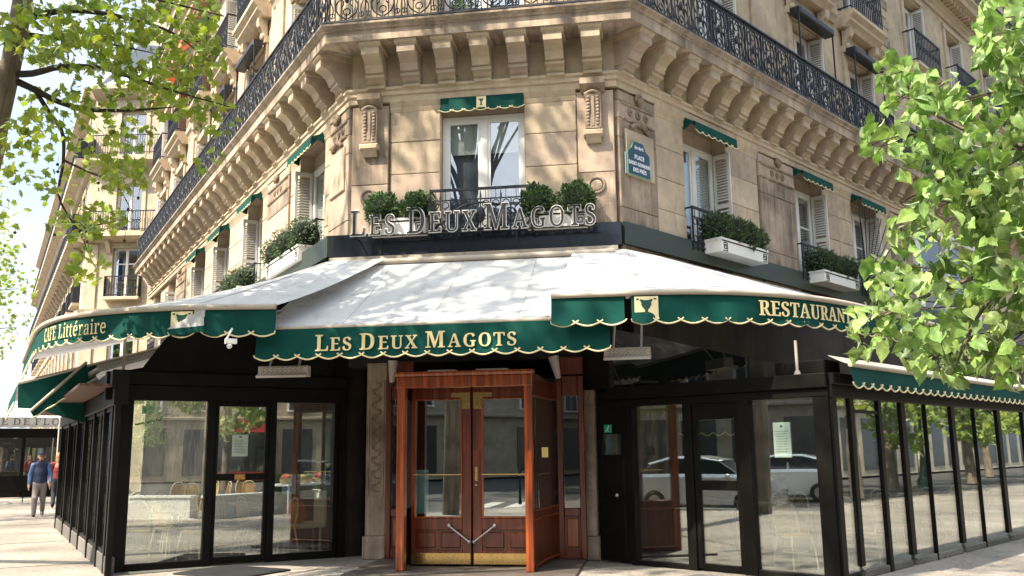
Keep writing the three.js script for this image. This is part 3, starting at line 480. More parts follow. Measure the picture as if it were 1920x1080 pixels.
// ---------- canvas awnings ----------
function polyPath(pts) { // arc-length path in plan; returns f(arc) -> {p, d, n}
  const c = new THREE.CatmullRomCurve3(pts.map((p) => V(p[0], 0, p[1])), false, 'centripetal'); c.arcLengthDivisions = 600; const L = c.getLength();
  return { L, at(s) { const u = Math.max(0, Math.min(1, s / L)), p = c.getPointAt(u), d = c.getTangentAt(u); return { p, d, n: V(-d.z, 0, d.x) }; } };
}
function valance(th, path, H, drop, a0, a1, o = {}) { // scalloped hanging strip with cream braid
  const sc = o.scallop || 0.3, m = new MB(), n = Math.max(8, Math.round((a1 - a0) / 0.05)), k = Math.round((a1 - a0) / sc), w = (a1 - a0) / k;
  const P = (s, v) => { const q = path.at(s), t = (s - a0) / w, low = H - drop - 0.045 * Math.abs(Math.sin(Math.PI * t)), y = H + (low - H) * v, out = (o.fold ?? 0.012) * Math.sin(s * 5.3 + v * 1.3) * v + 0.01 * Math.sin(s * 2.1 + 1) * v + (o.flare ?? 0.02) * v; return [q.p.x + q.n.x * out, y, q.p.z + q.n.z * out]; };
  const rows = 5;
  for (let i = 0; i < n; i++) for (let j = 0; j < rows; j++) { const s0 = a0 + (a1 - a0) * i / n, s1 = a0 + (a1 - a0) * (i + 1) / n; m.quad(P(s0, (j + 1) / rows), P(s1, (j + 1) / rows), P(s1, j / rows), P(s0, j / rows)); }
  const v = part(th, 'valance', m, M.green, null);
  const b = new MB(), tr = 0.0115;
  for (let i = 0; i < k; i++) { const pts = []; for (let j = -1; j <= 9; j++) { const t = j / 8, s = a0 + (i + t) * w, q = path.at(Math.max(a0 - 0.05, Math.min(a1 + 0.05, s))), yy = H - drop - 0.045 * Math.sin(Math.PI * t) + (j < 0 || j > 8 ? 0.012 : 0), out = 0.034; pts.push([q.p.x + q.n.x * out, yy, q.p.z + q.n.z * out]); } b.tube(pts, tr, 12, 5); }
  v.add(mesh('scallop_trim', b, M.cream));
  return v;
}
function textOn(th, str, path, s0, y, size, font, mat, { reverse = false, sx = 1, gap = 0, out = 0.03, small = 1, italic = 0 } = {}) {
  let s = s0;
  for (const ch of str) {
    const up = ch === ch.toUpperCase() && ch !== ' ', sz = ch === ch.toLowerCase() || up ? size : size;
    if (ch === ' ') { s += size * 0.32 * sx; continue; }
    const big = small === 1 || ch === '\u0001' || up, use = big ? size : size * small, C = small === 1 ? ch : ch.toUpperCase();
    const a = adv(font, C, use) * sx, q = path.at(s + a / 2), g = glyph(font, C, use, 0.006, 0, sx);
    const o = mesh('letter', g, mat), n = q.n, d = q.d;
    o.position.set(q.p.x + n.x * out - d.x * a / 2, y, q.p.z + n.z * out - d.z * a / 2).sub(th.position); o.rotation.y = Math.atan2(-d.z, d.x); th.add(o); s += a + gap;
  }
  return s;
}
function emblem(th, path, s, y, w, h) { // cream square with a green urn between two seated shapes
  const q = path.at(s), m = new MB().box(-w / 2, w / 2, -h / 2, h / 2, 0, 0.004), e = mesh('emblem', m, M.cream);
  e.position.set(q.p.x + q.n.x * 0.032, y, q.p.z + q.n.z * 0.032); e.rotation.y = Math.atan2(-q.d.z, q.d.x); th.add(e);
  const k = h / 0.3, u = [[-0.055, -0.12], [0.055, -0.12], [0.05, -0.10], [0.022, -0.085], [0.02, -0.03], [0.045, 0.0], [0.07, 0.045], [0.06, 0.06], [0.085, 0.10], [0.075, 0.115], [0.03, 0.10], [-0.03, 0.10], [-0.075, 0.115], [-0.085, 0.10], [-0.06, 0.06], [-0.07, 0.045], [-0.045, 0.0], [-0.02, -0.03], [-0.022, -0.085], [-0.05, -0.10]].map((p) => [p[0] * k, p[1] * k]);
  const g = new MB().ext(u, 0.003, 0, new THREE.Matrix4().makeTranslation(0, 0, 0.004)); e.add(mesh('urn', g, M.greenPaint));
  const b = new MB(); for (const sg of [-1, 1]) b.ext([[-0.018, 0], [0.018, 0], [0.018, 0.02], [-0.018, 0.02]].map((p) => [(p[0] + sg * 0.115) * k, (p[1] + 0.105) * k]), 0.003, 0, new THREE.Matrix4().makeTranslation(0, 0, 0.004)); e.add(mesh('corner_mark', b, M.greenPaint));
}
function canopy(th, top, bot, cols, rows, sag = 0.05, mat = M.canvas) { // ruled cloth between two edges given as functions of t
  const m = new MB(), P = (t, v) => { const a = top(t), b = bot(t); return [a.x + (b.x - a.x) * v, a.y + (b.y - a.y) * v - sag * Math.sin(Math.PI * v) + (0.008 * Math.sin(t * 31) + 0.006 * Math.sin(t * 13 + v * 5)) * v * (1.15 - v) * 3, a.z + (b.z - a.z) * v]; };
  for (let i = 0; i < cols; i++) for (let j = 0; j < rows; j++) m.quad(P(i / cols, (j + 1) / rows), P((i + 1) / cols, (j + 1) / rows), P((i + 1) / cols, j / rows), P(i / cols, j / rows));
  const o = part(th, 'canopy', m, mat);
  const L = bot(0).distanceTo(bot(0.5)) * 2, ns = Math.min(9, Math.round(L / 1.2)); // sewn seams
  if (mat === M.canvas && cols > 12) for (let i = 1; i < ns; i++) { const pts = []; for (let j = 0; j <= 8; j++) { const q = P(i / ns, j / 8); pts.push([q[0], q[1] + 0.002, q[2]]); } o.add(mesh('seam', new MB().tube(pts, 0.005, 10, 4), M.canvasHem)); }
  return o;
}
const lerpPts = (pts) => { const L = [0]; for (let i = 1; i < pts.length; i++) L.push(L[i - 1] + pts[i].distanceTo(pts[i - 1])); return (t) => { const s = t * L[L.length - 1]; let i = 1; while (i < pts.length - 1 && L[i] < s) i++; return pts[i - 1].clone().lerp(pts[i], (s - L[i - 1]) / (L[i] - L[i - 1])); }; };
// centre awning over the door
const PC = polyPath([[-5.42, -11.85], [-3, -11.85], [-0.55, -11.85]]);
{
  const th = thing('awning', 'white canvas awning over the door with the long gold name on its green valance', 'awning', V(0, 0, 0), 0, 'large cafe awnings');
  canopy(th, (t) => V(-5.28 + t * 4.68, 4.62, -14.0), (t) => V(-5.42 + t * 4.84, 3.33, -11.87), 24, 10, 0.06);
  part(th, 'front_bar', new MB().rod([-5.42, 3.325, -11.87], [-0.58, 3.325, -11.87], 0.028, 8), M.canvasHem);
  valance(th, PC, 3.32, 0.395, 0.02, 4.86, { scallop: 0.302, flare: 0.015 });
  let s = textOn(th, 'L', PC, 0.87, 2.99, 0.222, fontBold, M.letterGold, { sx: 1.0 });
  for (const [str, sz] of [['ES', 0.180], [' ', 0.19], ['D', 0.222], ['EUX', 0.180], [' ', 0.19], ['M', 0.222], ['AGOTS', 0.180]]) s = textOn(th, str, PC, s + 0.010, 2.99, sz, fontBold, M.letterGold, { sx: 0.96, gap: 0.020 });
  for (const x of [-4.3, -1.4]) part(th, 'folding_arm', new MB().rod([x, 4.3, -14.1], [x + 0.35, 3.66, -12.9], 0.03, 7).rod([x + 0.35, 3.66, -12.9], [x, 3.34, -11.9], 0.026, 7).ball(x + 0.35, 3.66, -12.9, 0.05), M.steel);
  part(th, 'roller', new MB().rod([-5.1, 4.66, -13.98], [-0.55, 4.66, -13.98], 0.045, 10), M.canvasHem);
}
// right awning: round the corner to the square
const H2 = 3.6, DR = 0.345;
{
  const th = thing('awning', 'white canvas awning curving round to the right with RESTAURANT on its green valance', 'awning', V(0, 0, 0), 0, 'large cafe awnings');
  const f1 = [[-1.30, -11.68], [-0.8, -11.69], [-0.33, -11.69]], f2 = [[-0.27, -11.685], [0.15, -11.70], [0.55, -11.77], [1.0, -11.92], [1.49, -12.17], [2.09, -12.62], [2.71, -13.29], [3.35, -14.2], [4.3, -15.56], [5.6, -17.43]];
  const p1 = polyPath(f1), p2 = polyPath(f2), all = polyPath([...f1, ...f2.slice(1)]);
  const top = lerpPts([V(-1.2, 4.73, -14.1), V(-0.8, 4.72, -14.1), V(-0.40, 4.72, -14.12), FR.p(0.5, 4.72, 0.2), FR.p(1.6, 4.72, 0.2), FR.p(3, 4.72, 0.2), FR.p(6, 4.72, 0.2)]);
  canopy(th, top, (t) => { const q = all.at(t * all.L).p; return V(q.x, H2 + 0.02, q.z); }, 44, 10, 0.05);
  const hem = []; for (let i = 0; i <= 40; i++) { const q = all.at(all.L * i / 40); hem.push([q.p.x + q.n.x * 0.01, H2, q.p.z + q.n.z * 0.01]); }
  part(th, 'front_bar', new MB().tube(hem, 0.04, 60, 7), M.canvasHem);
  valance(th, p1, H2 - 0.02, DR, 0, p1.L - 0.03, { scallop: 0.32, fold: 0.03 }); valance(th, p2, H2 - 0.02, DR, 0, p2.L, { scallop: 0.31, fold: 0.03 });
  emblem(th, p2, 0.19, 3.40, 0.30, 0.29);
  textOn(th, 'RESTAURANT', p2, 1.66, 3.31, 0.195, fontBold, M.letterGold, { sx: 0.94, gap: 0.004, out: 0.045 });
  for (const [a, b, c] of [[V(-0.6, 4.4, -14.05), V(-0.2, 3.8, -12.9), V(-0.32, 3.56, -11.75)], [FR.p(3, 4.4, 0.1), FR.p(2.6, 3.75, 1.6), FR.p(1.0, 3.54, 3.0)]]) part(th, 'folding_arm', new MB().rod(a, b, 0.03, 7).rod(b, c, 0.026, 7).ball(b.x, b.y, b.z, 0.05), M.steel);
  part(th, 'support_pole', new MB().rod(FRE.p(3.02, 2.56, -0.04), FRE.p(3.02, 2.99, -0.04), 0.02, 8).rod(FRE.p(3.02, 2.546, -0.04), FRE.p(3.02, 2.6, -0.04), 0.05, 8, 0.03), M.canvasHem);
}
// left awning: round the corner to the boulevard
{
  const th = thing('awning', 'white canvas awning curving round to the left with CAFE Litteraire on its green valance', 'awning', V(0, 0, 0), 0, 'large cafe awnings');
  const e = (s) => { const q = FL.p(-s, 0, 4.42); return [q.x, q.z]; };
  const far = [e(7.5), e(5), e(3.4), [-9.45, -12.88], [-8.80, -12.25], [-8.22, -11.86], [-7.45, -11.6], [-6.7, -11.5], [-6.12, -11.52]], near = [[-6.06, -11.53], [-5.6, -11.6], [-5.06, -11.69]];
  const p1 = polyPath(near), p2 = polyPath(far), all = polyPath([...far.slice(0, -1), ...near]);
  const top = lerpPts([FL.p(-7.5, 4.72, 0.42), FL.p(-5, 4.72, 0.42), FL.p(-3, 4.72, 0.42), FL.p(-1.4, 4.72, 0.42), FL.p(-0.3, 4.72, 0.42), V(-5.2, 4.72, -14.02), V(-4.7, 4.72, -14.02), V(-4.22, 4.72, -14.02)]);
  canopy(th, top, (t) => { const q = all.at(t * all.L).p; return V(q.x, H2 + 0.02, q.z); }, 48, 10, 0.05);
  const hem = []; for (let i = 0; i <= 44; i++) { const q = all.at(all.L * i / 44); hem.push([q.p.x + q.n.x * 0.01, H2, q.p.z + q.n.z * 0.01]); }
  part(th, 'front_bar', new MB().tube(hem, 0.04, 64, 7), M.canvasHem);
  valance(th, p1, H2 - 0.02, DR, 0.05, p1.L, { scallop: 0.32, fold: 0.03 }); valance(th, p2, H2 - 0.02, DR, 0, p2.L - 0.04, { scallop: 0.31, fold: 0.02 });
  emblem(th, p2, p2.L - 0.2, 3.40, 0.30, 0.29);
  const sT = p2.L - 3.02; // lettering starts far round the bend
  let s = textOn(th, 'CAFE', p2, sT, 3.30, 0.20, fontSerif, M.letterGold, { sx: 0.72, gap: 0.006, out: 0.045 });
  textOn(th, 'Litt\u00e9raire', p2, s + 0.08, 3.30, 0.20, fontSerif, M.letterGold, { sx: 0.78, gap: 0.008, out: 0.045 });
  // the loose flap that hangs open at the seam
  const f = new MB(), a = V(-6.02, 3.58, -11.5), b = V(-6.5, 3.3, -11.42), c = V(-5.98, 3.34, -11.46);
  f.raw([[a.x, a.y, a.z], [b.x, b.y, b.z], [c.x, c.y, c.z]]); part(th, 'loose_flap', f, M.canvas);
  part(th, 'flap_edge', new MB().quad([-6.5, 3.3, -11.415], [-6.44, 3.21, -11.42], [-5.97, 3.26, -11.455], [-5.98, 3.34, -11.455]), M.green);
  for (const [p, q, r] of [[V(-4.9, 4.4, -14.0), V(-5.3, 3.75, -12.9), V(-5.4, 3.52, -11.8)], [FL.p(-3, 4.4, 0.4), FL.p(-2.6, 3.75, 2), FL.p(-2, 3.5, 4.2)]]) part(th, 'folding_arm', new MB().rod(p, q, 0.03, 7).rod(q, r, 0.026, 7).ball(q.x, q.y, q.z, 0.05), M.steel);
  part(th, 'support_pole', new MB().rod(FLS.p(-0.35, 2.8, -0.1), FLS.p(-0.35, 3.5, -0.1), 0.02, 8), M.canvasHem);
}
// the two lower awnings on the terrace fronts
{
  const th = thing('terrace_awning', 'small steep awning whose bright green end hangs before the dark side curtain', 'awning', V(0, 0, 0));
  const E = (o, y, s = 3) => { const p = FL.p(-s, y, o); return [p.x, p.y, p.z]; }, hi = [3.60, 3.22], lo = [4.40, 2.37], n = 14, m = new MB(), b = [];
  const at2 = (t) => [hi[0] + (lo[0] - hi[0]) * t, hi[1] + (lo[1] - hi[1]) * t], low = (t) => { const [o, y] = at2(t); return E(o - 0.06, y - 0.34 * (1 - t * 0.75) - 0.02 * Math.abs(Math.sin(t * 12)), 2.99 - 0.02 * Math.sin(t * 20)); };
  for (let i = 0; i < n; i++) m.quad(low(i / n), low((i + 1) / n), E(...at2((i + 1) / n)), E(...at2(i / n)));
  const v = part(th, 'valance', m, M.green); for (let i = 0; i <= n; i++) b.push(low(i / n)); v.add(mesh('scallop_trim', new MB().tube(b, 0.014, 20, 5), M.cream));
  canopy(th, (t) => FL.p(-3 - 1.4 * t, hi[1] + 0.01, hi[0]), (t) => FL.p(-3 - 1.4 * t, lo[1] + 0.01, lo[0]), 6, 6, 0.02);
  part(th, 'edge_bar', new MB().rod(E(...hi), E(...lo), 0.028, 7), M.canvasHem);
  part(th, 'folding_arm', new MB().rod(E(3.4, 3.1, 3.1), E(3.75, 2.85, 3.1), 0.05, 6).rod(E(3.4, 2.95, 3.1), E(3.7, 2.75, 3.1), 0.04, 6), M.heater);
}
{
  const th = thing('terrace_awning', 'lower awning on the boulevard with a dark green side curtain under a pale sloping edge', 'awning', V(0, 0, 0));
  canopy(th, (t) => FL.p(-11 + 6.5 * t, 3.92, 1.5), (t) => FL.p(-11 + 6.5 * t, 2.94, 4.57), 16, 8, 0.02);
  const fr = FL, c = new MB(); const E = (o, y) => { const p = fr.p(-4.5, y, o); return [p.x, p.y, p.z]; };
  const Ot = [[4.57, 2.92], [4.2, 3.04], [3.76, 3.18], [3.3, 3.32]], Ob = [[4.55, 2.5], [4.2, 2.48], [3.86, 2.36], [3.3, 2.2]];
  for (let i = 0; i < 3; i++) c.quad(E(...Ob[i]), E(...Ob[i + 1]), E(...Ot[i + 1]), E(...Ot[i]));
  part(th, 'side_curtain', c, M.green);
  part(th, 'edge_bar', new MB().rod(FL.p(-4.5, 2.94, 4.57), FL.p(-4.5, 3.90, 1.5), 0.03, 7), M.canvasHem);
  const q0 = FL.p(-11, 0, 4.58), q1 = FL.p(-4.5, 0, 4.58), P = polyPath([[q0.x, q0.z], [(q0.x + q1.x) / 2, (q0.z + q1.z) / 2], [q1.x, q1.z]]);
  valance(th, P, 2.92, 0.34, 0, P.L);
}
{
  const th = thing('terrace_awning', 'lower green valance awning along the right glass terrace under the linden leaves', 'awning', V(0, 0, 0));
  const q0 = FR.p(-0.22, 0, 3.66), q1 = FR.p(12, 0, 3.66), P = polyPath([[q0.x, q0.z], [(q0.x + q1.x) / 2, (q0.z + q1.z) / 2], [q1.x, q1.z]]);
  canopy(th, (t) => FR.p(-0.22 + 12.22 * t, 2.78, 3.38), (t) => FR.p(-0.22 + 12.22 * t, 2.65, 3.68), 30, 4, 0.02, M.canvasHem);
  part(th, 'front_bar', new MB().rod(FR.p(-0.22, 2.645, 3.67), FR.p(12, 2.645, 3.67), 0.035, 7), M.canvasHem);
  valance(th, P, 2.62, 0.225, 0, P.L, { scallop: 0.29 });
}
// small awnings over the first-floor windows
function windowAwning(fr, x0, x1, label, flat) {
  const c = fr.p((x0 + x1) / 2, 7.44, 0), th = thing('window_awning', label, 'window awning', V(c.x, 7.44, c.z), fr.a, 'green awnings over the first-floor windows'), w = (x1 - x0) / 2 - 0.01, z = flat ? 0.07 : 0.26, drop = flat ? 0.0 : 0.11, m = new MB();
  m.quad([-w, -drop, z], [w, -drop, z], [w, 0, 0.0], [-w, 0, 0.0]); m.raw([[-w, -drop, z], [-w, 0, 0], [-w, -drop - 0.1, 0.02]]); m.raw([[w, -drop, z], [w, 0, 0], [w, -drop - 0.1, 0.02]]);
  part(th, 'canopy', m, M.green);
  const b = new MB(), k = Math.round(2 * w / 0.2), s = 2 * w / k, val = new MB(), H = flat ? 0.22 : 0.17;
  for (let i = 0; i < k; i++) for (let j = 0; j < 6; j++) { const X = (t) => -w + (i + t) * s, Y = (t) => -drop - H - 0.03 * Math.sin(Math.PI * t), t0 = j / 6, t1 = (j + 1) / 6; val.quad([X(t0), Y(t0), z + 0.01], [X(t1), Y(t1), z + 0.01], [X(t1), -drop, z], [X(t0), -drop, z]); if (j === 0) { const pts = []; for (let q = -1; q <= 7; q++) pts.push([X(q / 6), Y(Math.max(0, Math.min(1, q / 6))) + (q < 0 || q > 6 ? 0.012 : 0), z + 0.018]); b.tube(pts, 0.009, 9, 4); } }
  const v = part(th, 'valance', val, M.green); v.add(mesh('scallop_trim', b, M.cream));
  part(th, 'roller', new MB().rod([-w, 0.0, 0.03], [w, 0, 0.03], 0.03, 8), M.iron);
  if (flat) { const e = part(th, 'emblem', new MB().box(-0.08, 0.08, -0.2, -0.01, z + 0.012, z + 0.018), M.cream), u = [[-0.03, -0.06], [0.03, -0.06], [0.012, -0.04], [0.014, 0], [0.045, 0.05], [-0.045, 0.05], [-0.014, 0], [-0.012, -0.04]]; e.add(mesh('urn', new MB().ext(u, 0.003, 0, new THREE.Matrix4().makeTranslation(0, -0.105, z + 0.018)), M.greenPaint)); }
}
windowAwning(FC, -3.38, -1.97, 'flat green awning with an urn emblem over the centre first-floor window', true);
[['green awning over the first-floor window right of the street name plate'], ['green awning over the second first-floor window of the square side'], ['green awning over the window behind the spiked rods']].forEach(([l], i) => windowAwning(FR, winsR[i][0], winsR[i][1], l));
['green awning over the nearest first-floor window of the boulevard side', 'green awning over the second first-floor window along the boulevard', 'green awning over the third first-floor window along the boulevard', 'green awning over the fourth first-floor window along the boulevard'].forEach((l, i) => windowAwning(FL, -winsL[i][1], -winsL[i][0], l));
// dark box awnings over the second-floor windows, orange ones higher up
function boxAwning(fr, x0, x1, y, z, mat, label, cloth) {
  const c = fr.p((x0 + x1) / 2, y, z), th = thing('blind_box', label, 'window awning', c, fr.a, 'awnings of the upper floors'), w = (x1 - x0) / 2;
  part(th, 'box', new MB().slab(-w, w, 0, 0.16, -0.12, 0.12, 0.03), mat);
  part(th, 'guide_rail', new MB().box(-w, -w + 0.025, -1.3, 0, 0.05, 0.08).box(w - 0.025, w, -1.3, 0, 0.05, 0.08), M.iron);
  if (cloth) part(th, 'cloth', new MB().quad([-w, 0, 0.1], [w, 0, 0.1], [w, -0.75, 0.75], [-w, -0.75, 0.75]).quad([-w, -0.75, 0.75], [w, -0.75, 0.75], [w, -0.95, 0.76], [-w, -0.95, 0.76]), cloth);
}
boxAwning(FR, 6.3, 8.0, 10.92, 0.24, M.iron, 'black awning box over the upper window right of the corner on the square side');
boxAwning(FR, 9.15, 10.85, 10.92, 0.24, M.iron, 'black awning box over the upper window beside the linden leaves');
boxAwning(FL, -7.5, -5.8, 10.88, 0.26, M.iron, 'black awning box over the nearer upper window of the boulevard side');
boxAwning(FL, -10.5, -8.8, 10.88, 0.26, M.iron, 'black awning box over the farther upper window of the boulevard side');
const orangeCloth = phy(0.62, 0.10, 0.015, 0.8, { transmission: 0.3, thickness: 0 });
boxAwning(FL, -13.7, -12.0, 14.25, 0.2, M.iron, 'orange awning let down high on the boulevard side near the corner', orangeCloth);
boxAwning(FL, -17.5, -15.8, 14.25, 0.2, M.iron, 'orange awning high on the boulevard side farther from the corner', orangeCloth);

// ---------- the big standing letters ----------
{
  const th = thing('letter_sign', 'row of standing outlined metal letters spelling the cafe name on the dark fascia', 'sign', V(-4.80, 5.06, -13.90));
  const outline = std(0.74, 0.72, 0.66, 0.4), face = std(0.03, 0.03, 0.035, 0.4, { metalness: 0.3 });
  let x = 0; const put = (ch, sz) => { const g1 = glyph(fontSerif, ch, sz, 0.03, 0.013, 0.98), g2 = glyph(fontSerif, ch, sz, 0.052, 0, 0.98), o = mesh('letter', g1, outline); o.position.set(x, 0.02, 0); const q = mesh('letter_face', g2, face); q.position.set(0, 0, 0.0); o.add(q); th.add(o); x += adv(fontSerif, ch, sz) * 0.98 + 0.055; };
  for (const [w, gap] of [['LES', 0.17], ['DEUX', 0.09], ['MAGOTS', 0]]) { [...w].forEach((c, i) => put(c, i ? 0.325 : 0.42)); x += gap; }
  const k = (4.80 - 0.77) / x; th.scale.x = k;
  part(th, 'support_rail', new MB().box(0, x, 0.0, 0.018, -0.02, 0.02), M.iron); part(th, 'support_arm', new MB().box(0.1, 0.13, -0.02, 0.0, -0.3, 0.01).box(x / 2, x / 2 + 0.03, -0.02, 0.0, -0.3, 0.01).box(x - 0.13, x - 0.1, -0.02, 0.0, -0.3, 0.01), M.iron);
}
// ---------- street name plate ----------
{
  const c = FR.p(0.45, 6.0, 0.09), th = thing('street_name_plate', 'blue enamel street name plate with green arched border on the corner pilaster', 'street sign', c, FR.a);
  const arch = (w, h, s) => { const p = [[-w, 0], [w, 0], [w, h]]; p.push([w * 0.66, h + 0.06 * s], [w * 0.42, h + 0.19 * s], [-w * 0.42, h + 0.19 * s], [-w * 0.66, h + 0.06 * s], [-w, h]); return p; };
  part(th, 'white_board', new MB().ext([[-0.35, 0.0], [0.35, 0.0], [0.35, 0.36], [-0.35, 0.36]], 0.012), std(0.24, 0.29, 0.34, 0.5));
  const brd = new MB().ext(arch(0.315, 0.40, 1.0), 0.012); const b = part(th, 'green_border', brd, std(0.16, 0.34, 0.18, 0.35)); b.position.z = 0.013;
  const f = part(th, 'blue_face', new MB().ext(arch(0.285, 0.385, 0.92).map((p) => [p[0], p[1] + 0.02]), 0.008, 0), M.blue); f.position.z = 0.026;
  const lt = std(0.75, 0.76, 0.74, 0.4);
  for (const [str, y, sz] of [['6e Arrt', 0.455, 0.06], ['PLACE', 0.285, 0.075], ['SAINT-GERMAIN', 0.175, 0.062], ['DES PR\u00c9S', 0.065, 0.07]]) { let w = 0; for (const ch of str) w += adv(fontSans, ch, sz) * 0.88; let x = -w / 2; for (const ch of str) { if (ch !== ' ') { const o = mesh('letter', glyph(fontSans, ch, sz, 0.004, 0, 0.88), lt); o.position.set(x, y, 0.008); f.add(o); } x += adv(fontSans, ch, sz) * 0.88; } }
}
// ---------- planters with clipped box ----------
const leafTri = (() => { const g = new THREE.BufferGeometry(); g.setAttribute('position', new THREE.BufferAttribute(new Float32Array([-0.012, 0, 0, 0.012, 0, 0, 0.009, 0.03, 0.006, -0.012, 0, 0, 0.009, 0.03, 0.006, -0.009, 0.03, 0.006, -0.009, 0.03, 0.006, 0.009, 0.03, 0.006, 0, 0.045, 0]), 3)); g.computeVertexNormals(); return boxUV(g); })();
function bush(label, pos, turn, balls, group) {
  const th = thing('box_shrub', label, 'shrub', pos, turn, group), core = new MB(); balls.forEach(([x, y, z, r]) => core.add(new THREE.IcosahedronGeometry(r * 0.86, 2), new THREE.Matrix4().makeTranslation(x, y, z)));
  part(th, 'dark_core', core, M.bushCore);  // solid dark core inside the leaves
  const per = 950, im = new THREE.InstancedMesh(leafTri, M.bush, per * balls.length), m = new THREE.Matrix4(), q = new THREE.Quaternion(), c = new THREE.Color(); let k = 0;
  for (const [bx, by, bz, r] of balls) for (let i = 0; i < per; i++) {
    const u = rr(-1, 1), a = rr(0, 6.283), s = Math.sqrt(1 - u * u), n = V(s * Math.cos(a), u, s * Math.sin(a)), lump = 1 + 0.11 * Math.sin(n.x * 7 + bx * 20) * Math.sin(n.y * 6 + 1 + bx * 5) + 0.06 * Math.sin(n.z * 11 + bx * 9) + rr(-0.14, 0.05) + (rnd() < 0.07 ? rr(0.03, 0.16) : 0);
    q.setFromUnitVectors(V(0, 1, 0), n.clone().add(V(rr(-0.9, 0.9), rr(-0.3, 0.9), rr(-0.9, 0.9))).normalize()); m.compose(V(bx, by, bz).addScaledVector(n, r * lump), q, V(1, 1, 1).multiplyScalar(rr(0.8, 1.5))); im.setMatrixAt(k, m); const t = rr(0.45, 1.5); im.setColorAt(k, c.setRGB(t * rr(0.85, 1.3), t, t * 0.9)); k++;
  }
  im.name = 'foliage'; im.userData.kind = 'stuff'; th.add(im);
}
function planter(fr, x0, x1, z0, z1, y0, y1, labelBox, labelBush, n, r) {
  const c = fr.p((x0 + x1) / 2, y0, (z0 + z1) / 2), th = thing('window_box', labelBox, 'planter', c, fr.a, 'white window boxes'), w = (x1 - x0) / 2, d = (z1 - z0) / 2, h = y1 - y0, e = h - 0.07;
  part(th, 'box', new MB().slab(-w + 0.015, w - 0.015, 0, h - 0.04, -d + 0.01, d - 0.012, 0.006), M.white);
  part(th, 'rim', new MB().box(-w, w, h - 0.04, h, -d, d), M.white); part(th, 'groove', new MB().box(-w + 0.02, w - 0.02, h - 0.062, h - 0.042, d - 0.012, d - 0.006), M.black);
  for (const s of [-1, 1]) { const m = new MB(), X = s * (w - 0.13), q = d - 0.010, b = 0.014; const key = [[-0.07, 0], [0.07, 0], [0.07, e * 0.8], [-0.045, e * 0.8], [-0.045, e * 0.22], [0.04, e * 0.22], [0.04, e * 0.6], [-0.015, e * 0.6], [-0.015, e * 0.4]]; for (let i = 0; i < key.length - 1; i++) { const [a, k] = key[i], [p, l] = key[i + 1]; m.box(X + Math.min(a, p) - b / 2, X + Math.max(a, p) + b / 2, 0.02 + Math.min(k, l) - b / 2, 0.02 + Math.max(k, l) + b / 2, q - 0.006, q + 0.003 + i * 0.0004); } part(th, 'key_ornament', m, M.black); }
  const balls = []; for (let i = 0; i < n; i++) balls.push([(-w + r * 0.7) + (n > 1 ? i * (2 * w - r * 1.4) / (n - 1) : 0), h + r * rr(0.62, 0.8), rr(-0.03, 0.03), r * rr(0.92, 1.06)]);
  bush(labelBush, c.clone(), fr.a, balls, 'clipped box shrubs in the window boxes');
}
planter(FC, -4.5, -3.55, 0.06, 0.28, 5.09, 5.37, 'white window box left of the centre window behind the standing letters', 'pair of round clipped shrubs left of the centre window', 2, 0.255);
planter(FC, -1.93, -0.95, 0.06, 0.28, 5.09, 5.36, 'white window box right of the centre window behind the standing letters', 'pair of round clipped shrubs right of the centre window', 2, 0.26);
planter(FR, 2.3, 3.95, 0.1, 0.48, 5.0, 5.25, 'white window box below the first window of the square side', 'dark clipped hedge shrub below the first window of the square side', 4, 0.27);
planter(FR, 6.3, 7.98, 0.1, 0.48, 4.98, 5.22, 'white window box below the second window of the square side', 'dark clipped hedge shrub below the second window of the square side', 4, 0.27);
planter(FR, 9.3, 10.95, 0.1, 0.48, 4.98, 5.24, 'white window box behind the spiked rods on the square side', 'dark clipped hedge shrub behind the spiked rods', 4, 0.26);
planter(FL, -3.6, -1.45, 0.12, 0.46, 5.02, 5.30, 'white window box below the nearest window of the boulevard side', 'clipped shrub below the nearest window of the boulevard side', 3, 0.3);
planter(FL, -7.4, -5.9, 0.12, 0.46, 5.02, 5.28, 'white window box below the second window of the boulevard side', 'clipped shrub below the second window of the boulevard side', 3, 0.26);

